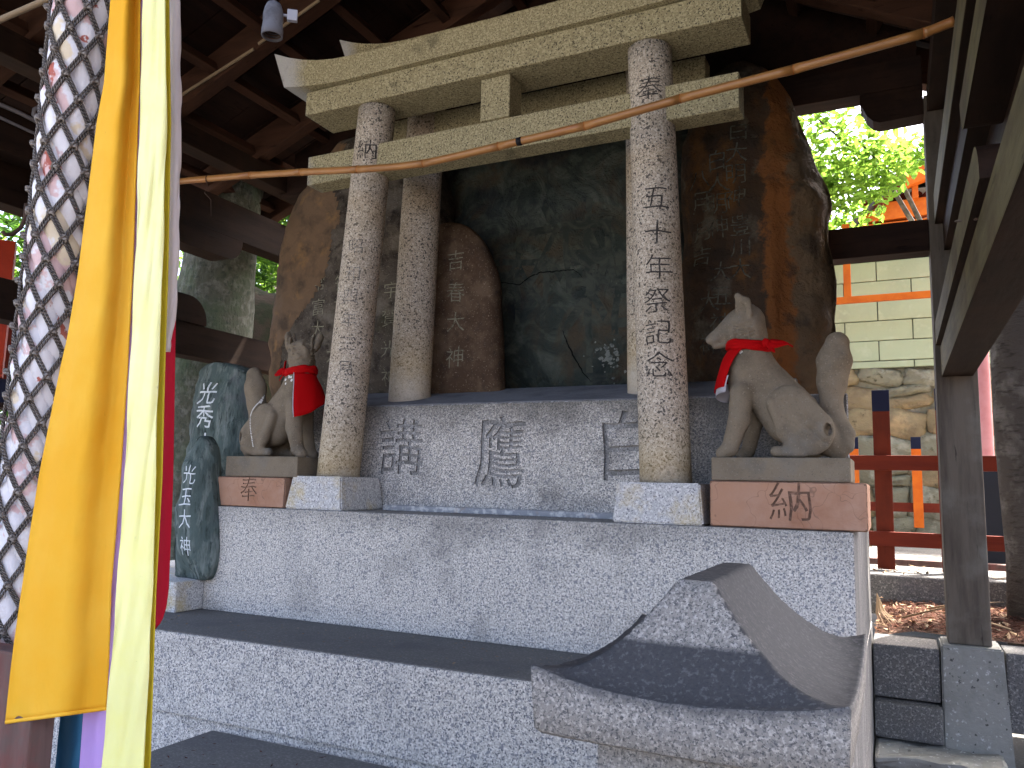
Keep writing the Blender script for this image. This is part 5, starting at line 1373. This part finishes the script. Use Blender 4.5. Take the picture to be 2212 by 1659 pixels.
# rubble wall, concrete block wall
YW = 12.0
zt = at(*zz6(1400, 735), 'Y', YW).z
WX0, WX1 = -2.2, 3.4
rw = thing('rubble_wall', 'tan rubble stone wall behind the red fences', 'wall', (0.6, YW, 0.9))
obj('mortar', box(WX0, WX1, YW+0.07, YW+0.5, 0.9, zt, 0.0), m_rubB, rw)
def rub(cx, cz, w, hh, mt):
    b = bmesh.new(); bmesh.ops.create_icosphere(b, subdivisions=3, radius=1.0); sd = rnd.uniform(0, 50)
    na = rnd.choice((3, 4, 5, 5)); ph = rnd.uniform(0, 6.28)
    for v in b.verts:
        p = v.co.copy(); a = math.atan2(p.z, p.x)
        q = max(abs(p.x), abs(p.z), 1e-4); rr = math.hypot(p.x, p.z)
        sq = 1 + (rr/q - 1)*0.75
        nn = 1 + 0.16*noise.noise(Vector((p.x*1.5+sd, p.z*1.5, sd))) + 0.05*math.cos(na*a+ph)
        v.co = Vector((p.x*sq*w/2*nn, p.y*0.13*(1+0.5*noise.noise(Vector((p.x*3+sd, p.z*3, sd)))), p.z*sq*hh/2*nn))
        v.co += Vector((0, 0.03*noise.noise(v.co*9+Vector((sd, 0, 0))), 0))
    bmesh.ops.rotate(b, verts=b.verts, matrix=Matrix.Rotation(rnd.uniform(-.22, .22), 3, 'Y'), cent=(0, 0, 0))
    bmesh.ops.translate(b, verts=b.verts, vec=(cx, YW+0.07+rnd.uniform(-.02, .02), cz)); return obj('stone', b, mt, rw, smooth=True)
z = 0.95
while z < zt-0.05:
    hh = min(rnd.uniform(0.28, 0.46), zt-z); x = WX0
    if zt-(z+hh) < 0.12: hh = zt-z
    while x < WX1:
        w = rnd.uniform(0.30, 0.78)
        if rnd.random() < 0.25 and hh > 0.24:
            s = rnd.uniform(.4, .6); rub(x+w/2, z+hh*s/2, w*1.0, hh*s*1.02, rnd.choice((m_rubA, m_rubB))); rub(x+w/2, z+hh*s+hh*(1-s)/2, w*0.98, hh*(1-s)*1.02, rnd.choice((m_rubA, m_rubB)))
        else: rub(x+w/2, z+hh/2+rnd.uniform(-.03, .03), w*1.06, hh*1.12, rnd.choice((m_rubA, m_rubB)))
        x += w
    z += hh
bw = thing('block_wall', 'pale green concrete block wall on top of the rubble wall', 'wall', (0.6, YW, zt))
topz = at(*zz6(1300, 60), 'Y', YW).z
obj('joint_bed', box(WX0, WX1, YW+0.02, YW+0.45, zt+0.001, topz, 0.0), m_joint, bw)
l1, l2, l3, l4 = [at(*zz6(1400, y_), 'Y', YW).z for y_ in (690, 572, 448, 336)]
hrow = (l3-l1)/2
zz = zt+0.004; rowi = 0
lines = [zt+0.004, l1]
while lines[-1] < topz: lines.append(lines[-1]+hrow)
xj = at(*zz6(1342, 620), 'Y', YW).x; bwid = at(*zz6(1548, 490), 'Y', YW).x - at(*zz6(1140, 500), 'Y', YW).x
for r in range(len(lines)-1):
    off = xj + (bwid/2 if r % 2 == 0 else 0)
    k0 = -6
    while off + k0*bwid < WX1:
        xa, xb = max(off + k0*bwid, WX0), min(off + (k0+1)*bwid, WX1); k0 += 1
        if xb - xa < 0.05: continue
        obj('block', box(xa+0.006, xb-0.006, YW-0.03+rnd.uniform(-.003, .003), YW+0.02, lines[r]+0.006, lines[r+1]-0.006, 0.006, 1), m_block, bw)
# orange hand rail in front of it
YO = 11.2
orl = thing('orange_railing', 'bright orange painted timber railing in front of the block wall', 'railing', (0.3, YO, 0.95))
ra0 = at(*zz6(1060, 350), 'Y', YO).z; ra1 = at(*zz6(1060, 312), 'Y', YO).z
obj('rail', box(-2.0, 3.2, YO, YO+0.07, ra0, ra1, 0.004), m_orangep, orl)
xp = at(*zz6(1128, 200), 'Y', YO).x; xq = at(*zz6(1172, 200), 'Y', YO).x
for dx in (-1.4, 0.0, 1.9): obj('rail_post', box(xp+dx, xq+dx, YO+0.005, YO+0.065, ra1+0.001, ra1+1.0, 0.004), m_orangep, orl)
for dx in (-1.3, 1.35, 2.9): obj('rail_foot', box(dx, dx+0.1, YO+0.071, YO+0.12, 0.0, ra1, 0.004), m_orangep, orl)
# vermilion pillars, bright haze painted in as pink
for i, (xa, xb, yy, yb) in enumerate(((2112, 2141, 790, 1000), (2150, 2166, 760, 900))):
    Yp = 9.0 + i*1.2; A = at(xa, 850, 'Y', Yp); B = at(xb, 850, 'Y', Yp)
    tag(obj('pillar', pillar((A.x+B.x)/2, (A.x+B.x)/2, Yp, 0.95, 3.3, (B.x-A.x)/2, (B.x-A.x)/2, 24), m_pink, loc=((A.x+B.x)/2, Yp, 0.95), smooth=True), ['faded pink red round pillar right of the grey post', 'thin faded pillar beside the trunk at the right edge'][i], 'pillar')

# red shrine building beyond, seen over the beam
YB = 20.0
def Bz(x, y): p = at(*rc1(x, y), 'Y', YB); return p
hb = thing('shrine_building', 'vermilion shrine gable with white plaster, seen beyond the leaves at the right', 'building', (Bz(500, 1600).x, YB, 0.95))
def bar(name, a, c, w, mt, dy=0.0, dp=0.25): 
    p, q = Bz(*a), Bz(*c); p.y += dy; q.y += dy
    return obj(name, beam(p, q, dp, w, 0.01), mt, hb)
c0 = Bz(170, 1480); c1_ = Bz(1100, 1100)
obj('wall', box(c0.x+0.2, c0.x+6.5, YB+0.45, YB+3, 0.96, Bz(500, 1215).z-0.05, 0.0), m_plaster, hb)
bar('tie_beam', (165, 1455), (900, 1355), 0.42, m_orangep)
bar('tie_beam', (150, 1580), (900, 1500), 0.36, m_orangep)
bar('barge_board', (230, 1420), (400, 1262), 0.30, m_vermX, -0.3)
bar('barge_board', (400, 1262), (590, 1185), 0.42, m_orangep, -0.35)
bar('barge_board', (590, 1185), (900, 1240), 0.42, m_orangep, -0.35)
bar('roof_edge', (150, 1365), (330, 1310), 0.25, m_vermX, -0.1)
obj('king_post', box(Bz(485, 1300).x, Bz(528, 1300).x, YB-0.3, YB-0.05, Bz(500, 1365).z, Bz(500, 1255).z, 0.01), m_orangep, hb)
for i in range(8):
    bar('rafter', (250+i*55, 1440-i*8), (400+i*50, 1290-i*2), 0.10, m_vermX, 0.15, 0.1)
    bar('rafter', (150+i*48, 1560-i*8), (290+i*48, 1440-i*7), 0.10, m_vermX, 0.15, 0.1)
obj('roof', prism([(c0.x-0.6, Bz(500, 1240).z-1.2), (Bz(590, 1150).x, Bz(590, 1150).z+0.4), (Bz(590, 1150).x+4.5, Bz(500, 1240).z-1.0), (Bz(590, 1150).x, Bz(590, 1150).z+0.1)], 'Y', YB-0.5, YB+4), m_tile, hb)

# ================================================================ TREES
def leaf_mesh(centres, ln, wd_, n, droop=0.3, seed=0):
    """n leaves spread through blobs (centre, radius, weight); each leaf two folded quads"""
    r = np.random.RandomState(seed); w = np.array([c[2] for c in centres], float); w /= w.sum()
    ci = r.choice(len(centres), n, p=w)
    C0 = np.array([c[0] for c in centres])[ci]; R0 = np.array([c[1] for c in centres])[ci]
    d = r.normal(size=(n, 3)); d /= np.linalg.norm(d, axis=1)[:, None]
    rad = R0*np.power(r.uniform(0, 1, n), 0.45)
    P = C0 + d*rad[:, None]
    A = r.normal(size=(n, 3)); A[:, 2] = A[:, 2]*0.5 - droop; A /= np.linalg.norm(A, axis=1)[:, None]
    Nn = r.normal(size=(n, 3)); Nn[:, 2] += 1.2; S_ = np.cross(A, Nn); S_ /= np.linalg.norm(S_, axis=1)[:, None]
    U_ = np.cross(S_, A); L = (ln*r.uniform(0.6, 1.3, n))[:, None]; Wd = (wd_*r.uniform(0.7, 1.2, n))[:, None]
    p0 = P - A*L/2; p1 = P + A*L/2 + U_*(-0.12*L); ml = P - A*L*0.08 - S_*Wd/2 + U_*Wd*0.2; mr = P - A*L*0.08 + S_*Wd/2 + U_*Wd*0.2
    ul = P + A*L*0.25 - S_*Wd*0.38 + U_*Wd*0.1; ur = P + A*L*0.25 + S_*Wd*0.38 + U_*Wd*0.1
    V = np.stack([p0, ml, ul, p1, ur, mr], 1).reshape(-1, 3)
    k_ = np.arange(n)*6
    q1 = np.stack([k_, k_+1, k_+2, k_+3], 1); q2 = np.stack([k_, k_+3, k_+4, k_+5], 1)
    return V, np.concatenate([q1, q2])
def crown(tree, centres, ln, wd_, n, mt, seed):
    V, Fq = leaf_mesh(centres, ln, wd_, n, seed=seed)
    base = np.array(wloc(tree)); me = bpy.data.meshes.new('crown')
    me.from_pydata((V-base).tolist(), [], Fq.tolist()); me.materials.append(mt)
    o = bpy.data.objects.new('crown', me); COL.objects.link(o); o.parent = tree; return o
def limb(tree, pts, r0, r1, mt, name='limb'):
    n_ = len(pts); return obj(name, tube(pts, [r0+(r1-r0)*i/(n_-1) for i in range(n_)], 12), mt, tree, smooth=True)
def blob(px, py, d, r, w=1.0): p = zc(px, py, d); return (tuple(p), r, w)

t1 = thing('broadleaf_tree', 'bright green broad leaved tree glowing in the sun behind the block wall', 'tree', (1.2, 14.0, 0.95))
limb(t1, [(1.2, 14, 0.95), (1.1, 13.9, 3.0), (0.9, 13.5, 5.0), (0.6, 13.0, 6.5)], 0.16, 0.06, m_barkR, 'trunk')
for q in ((1850, 300), (1770, 260)):
    p = zc(q[0], q[1], 10.4); limb(t1, [(0.95, 13.6, 4.6), tuple(Vector((0.8, 13.3, 5.2)).lerp(p, .5) + Vector((0, 0, .2))), tuple(p)], 0.05, 0.01, m_barkR)
crown(t1, [blob(1850, 330, 10.5, .62, 3.0), blob(1800, 400, 10.2, .42, 2), blob(1905, 370, 10.6, .45, 2.0), blob(1965, 335, 10.9, .30, 1.0), blob(1790, 250, 10.8, .45, .8), blob(1850, 450, 11, .4, .9), blob(1780, 470, 11.2, .35, .8), blob(1740, 380, 11, .5, 1.2), blob(1700, 250, 11, .7, 1.5), blob(1600, 350, 11.5, 1.2, 4), blob(1760, 120, 11, .9, 2), blob(2080, 340, 11.0, .35, 0.7)], 0.135, 0.075, 3000, m_leaf, 3)

t2 = thing('broadleaf_tree', 'leafy tree far behind the left side of the shelter', 'tree', (-9.0, 8.5, 0))
limb(t2, [(-9, 8.5, 0), (-8.9, 8.5, 3), (-8.6, 8.3, 5.5)], 0.2, 0.06, m_barkR, 'trunk')
crown(t2, [blob(560, 430, 9.5, .75, 2), blob(620, 430, 9.0, .5, 1), blob(540, 600, 10.0, .6, 1.5), blob(560, 700, 9.6, .5, 1), blob(500, 850, 9.5, .7, 1.5), blob(30, 480, 8.5, .7, 1.2), blob(20, 640, 8.5, .5, 1.0), blob(60, 900, 9, .8, 1.2), blob(-60, 700, 9, 1.2, 2), blob(640, 560, 10, .8, 1)], 0.15, 0.045, 5200, m_leaf2, 5)
t3 = thing('broadleaf_tree', 'tall tree crown closing off the view far behind the left stones', 'tree', (-12.5, 13, 0))
limb(t3, [(-12.5, 13, 0), (-12.3, 13, 5), (-12, 12.8, 9)], 0.3, 0.1, m_barkR, 'trunk')
crown(t3, [blob(540, 500, 16, 1.2, 2), blob(500, 700, 16, 1.3, 2), blob(300, 600, 16, 2.2, 3), blob(0, 700, 15, 2, 3), blob(560, 850, 16, 1.2, 1.5), blob(640, 350, 16, 1.6, 2)], 0.20, 0.09, 5200, m_leaf, 8)
# big pale trunk close behind the left beams
tb_ = zc(436, 900, 6.3)
t4 = thing('tree_trunk', 'thick grey green mottled tree trunk behind the dark beams at the left', 'tree', (tb_.x, tb_.y, 0))
pts = []; ra = []
for i in range(30):
    z = i*0.25; pts.append((tb_.x + 0.02*z + 0.02*math.sin(z*2), tb_.y, z)); ra.append(0.33 - 0.012*z + 0.12*math.exp(-z*1.8) + 0.012*math.sin(z*3.1))
b = tube(pts, ra, 40)
for v in b.verts: 
    nn = fbm(tuple(v.co), 5, 5)*0.03; c_ = Vector((tb_.x, tb_.y, v.co.z)); v.co += (v.co-c_).normalized()*nn
obj('trunk', b, m_bark, t4, smooth=True)
limb(t4, [(tb_.x+0.1, tb_.y, 4.2), (tb_.x+0.9, tb_.y+0.6, 5.0), (tb_.x+1.7, tb_.y+0.8, 6.2)], 0.10, 0.04, m_bark)
limb(t4, [(tb_.x, tb_.y, 7.0), (tb_.x-0.2, tb_.y-0.5, 9.0)], 0.22, 0.10, m_bark)
# unseen trees added to shade shelter and yard (crowns above the frame)
for i, (x, y, lab, cen) in enumerate(((7.0, 9.5, 'tall dark tree shading the right side of the yard', [((6, 9, 10.5), 2.6, 3), ((3.5, 8, 11), 2.4, 3), ((7, 6.5, 11), 2.2, 2)]),)):
    t = thing('broadleaf_tree', lab, 'tree', (x, y, 0.95)); limb(t, [(x, y, .95), (x-.1, y, 6), (x-.8, y-.3, 10)], .28, .1, m_barkR, 'trunk')
    crown(t, cen, 0.22, 0.11, 5200, m_leaf2, 20+i)
t6 = thing('broadleaf_tree', 'dark dense tree behind the altar shading the back of the shelter', 'tree', (-4.6, 9.5, 0.45))  # unseen, added to keep sun off the left beams
limb(t6, [(-4.6, 9.5, 0.45), (-4.4, 9.2, 4.0), (-3.8, 8.6, 7.5)], .24, .1, m_barkR, 'trunk')
crown(t6, [((-3.6, 7.9, 7.6), 1.7, 3), ((-2.0, 8.0, 7.9), 1.5, 3), ((-5.3, 7.8, 7.4), 1.7, 3), ((-6.8, 8.0, 7.0), 1.4, 2), ((-1.0, 7.7, 8.2), 1.0, 1)], 0.24, 0.13, 8200, m_leaf2, 41)
t7 = thing('broadleaf_tree', 'large dark tree standing outside the right side of the shelter', 'tree', (8.5, 3.0, 0.0))  # unseen, added to cut sky light from the right
limb(t7, [(8.5, 3.0, 0), (8.3, 3.1, 4.0), (7.0, 3.4, 8.0)], .3, .12, m_barkR, 'trunk')
crown(t7, [((5.0, 5.0, 9.4), 2.3, 3), ((7.0, 2.5, 8.8), 2.4, 3), ((5.0, 1.0, 8.4), 2.1, 3), ((8.0, 0.0, 6.5), 2.2, 2), ((8.5, 4.5, 5.5), 2.0, 2)], 0.26, 0.14, 9500, m_leaf2, 51)
# leaning dark trunk at the right edge
t5 = thing('tree_trunk', 'dark smooth bark trunk leaning at the right edge of the picture', 'tree', tuple(at(2235, 1330, 'Y', 5.6)))
ptsT = [at(x, y, 'Y', 5.6) for x, y in [(2262, 1400), (2250, 1200), (2228, 1040), (2213, 900), (2205, 760), (2215, 620), (2235, 480), (2260, 200), (2300, -200)]]
b = tube(ptsT, [0.19, 0.175, 0.165, 0.163, 0.16, 0.155, 0.15, 0.14, 0.12], 30)
for v in b.verts: v.co += Vector((1, 0.3, 0))*fbm(tuple(v.co), 4, 8)*0.012
obj('trunk', b, m_barkR, t5, smooth=True)
crown(t5, [((2.6, 5.6, 7.2), 1.4, 2), ((1.6, 6.6, 7.8), 1.3, 2), ((2.4, 4.2, 7.6), 1.2, 1.5)], 0.16, 0.08, 3500, m_leaf2, 31)

# left background: red post with black foot, rail, plastic sleeve, mound
RPY = zc(14, 660, 5.0)
rp = thing('red_post', 'vermilion post with a black foot at the far left edge', 'post', (RPY.x, RPY.y, 0))
def lb_box(name, px0, py0, px1, py1, d, dep, mt, par=None, **k_):
    a = zc(px0, py0, d); c = zc(px1, py1, d); dirv = Vector((0.79, -0.61, 0)) 
    s = Vector((0.61, 0.79, 0)); w = (c-a).dot(s); mid = (a+c)/2
    b = box(-w/2, w/2, 0, dep, -(a.z-c.z)/2, (a.z-c.z)/2, 0.003, 1)
    M_ = Matrix(((s.x, -dirv.x, 0, mid.x), (s.y, -dirv.y, 0, mid.y), (0, 0, 1, mid.z), (0, 0, 0, 1)))
    bmesh.ops.transform(b, matrix=M_, verts=b.verts); bmesh.ops.recalc_face_normals(b, faces=b.faces)
    return obj(name, b, mt, par, **k_)
lb_box('shaft', -40, 510, 4, 815, 5.0, 0.10, m_redp, rp); lb_box('shaft', 2, 690, 16, 838, 5.25, 0.08, m_verm, rp)
lb_box('foot', -40, 816, 8, 880, 5.0, 0.11, m_tip, rp); lb_box('foot', 2, 839, 18, 885, 5.25, 0.09, m_tip, rp)
lb = lb_box('rail', -60, 600, 80, 640, 5.6, 0.08, m_beamX); rr_ = lb
o = lb; o['label'] = 'dark horizontal rail behind the red post at the left edge'; o['category'] = 'rail'
o = lb_box('rail', -60, 868, 70, 882, 4.9, 0.12, m_beamX); o['label'] = 'low dark rail under the red post at the left edge'; o['category'] = 'rail'
ps = thing('plastic_sleeve', 'translucent plastic sleeve hung by a red pin behind the rope at the left', 'plastic sleeve', zc(18, 645, 5.0))
q = [zc(10, 640, 5.0), zc(110, 648, 5.1), zc(110, 890, 5.1), zc(55, 830, 5.0)]
R_ = [[q[0].lerp(q[1], j/6).lerp(q[3].lerp(q[2], j/6), i/8) + Vector((0.01*math.sin(j+i*.7), 0, 0)) for j in range(7)] for i in range(9)]
obj('sleeve', sheet(R_, 0.002), m_plastic, ps, smooth=True)
pb_ = bmesh.new(); bmesh.ops.create_icosphere(pb_, subdivisions=2, radius=0.016); bmesh.ops.translate(pb_, verts=pb_.verts, vec=zc(17, 645, 4.95)); obj('pin', pb_, m_redpin, ps, smooth=True)
b = bmesh.new(); bmesh.ops.create_icosphere(b, subdivisions=4, radius=1.0)
mp_ = zc(565, 760, 8.0)
for v in b.verts: v.co = Vector((v.co.x*0.75, v.co.y*0.6, v.co.z*1.1))*(1+0.25*noise.noise(v.co*1.6)) + Vector((mp_.x, mp_.y, mp_.z-0.5))
tag(obj('mossy_boulder', b, m_mossrock, loc=(mp_.x, mp_.y, 0), smooth=True), 'brown mossy boulder in the gap left of the large brown stele', 'boulder')
slab('left_bank', -40, -4.6, 5.2, 60, 0.45, m_soil, 30, 0.05)
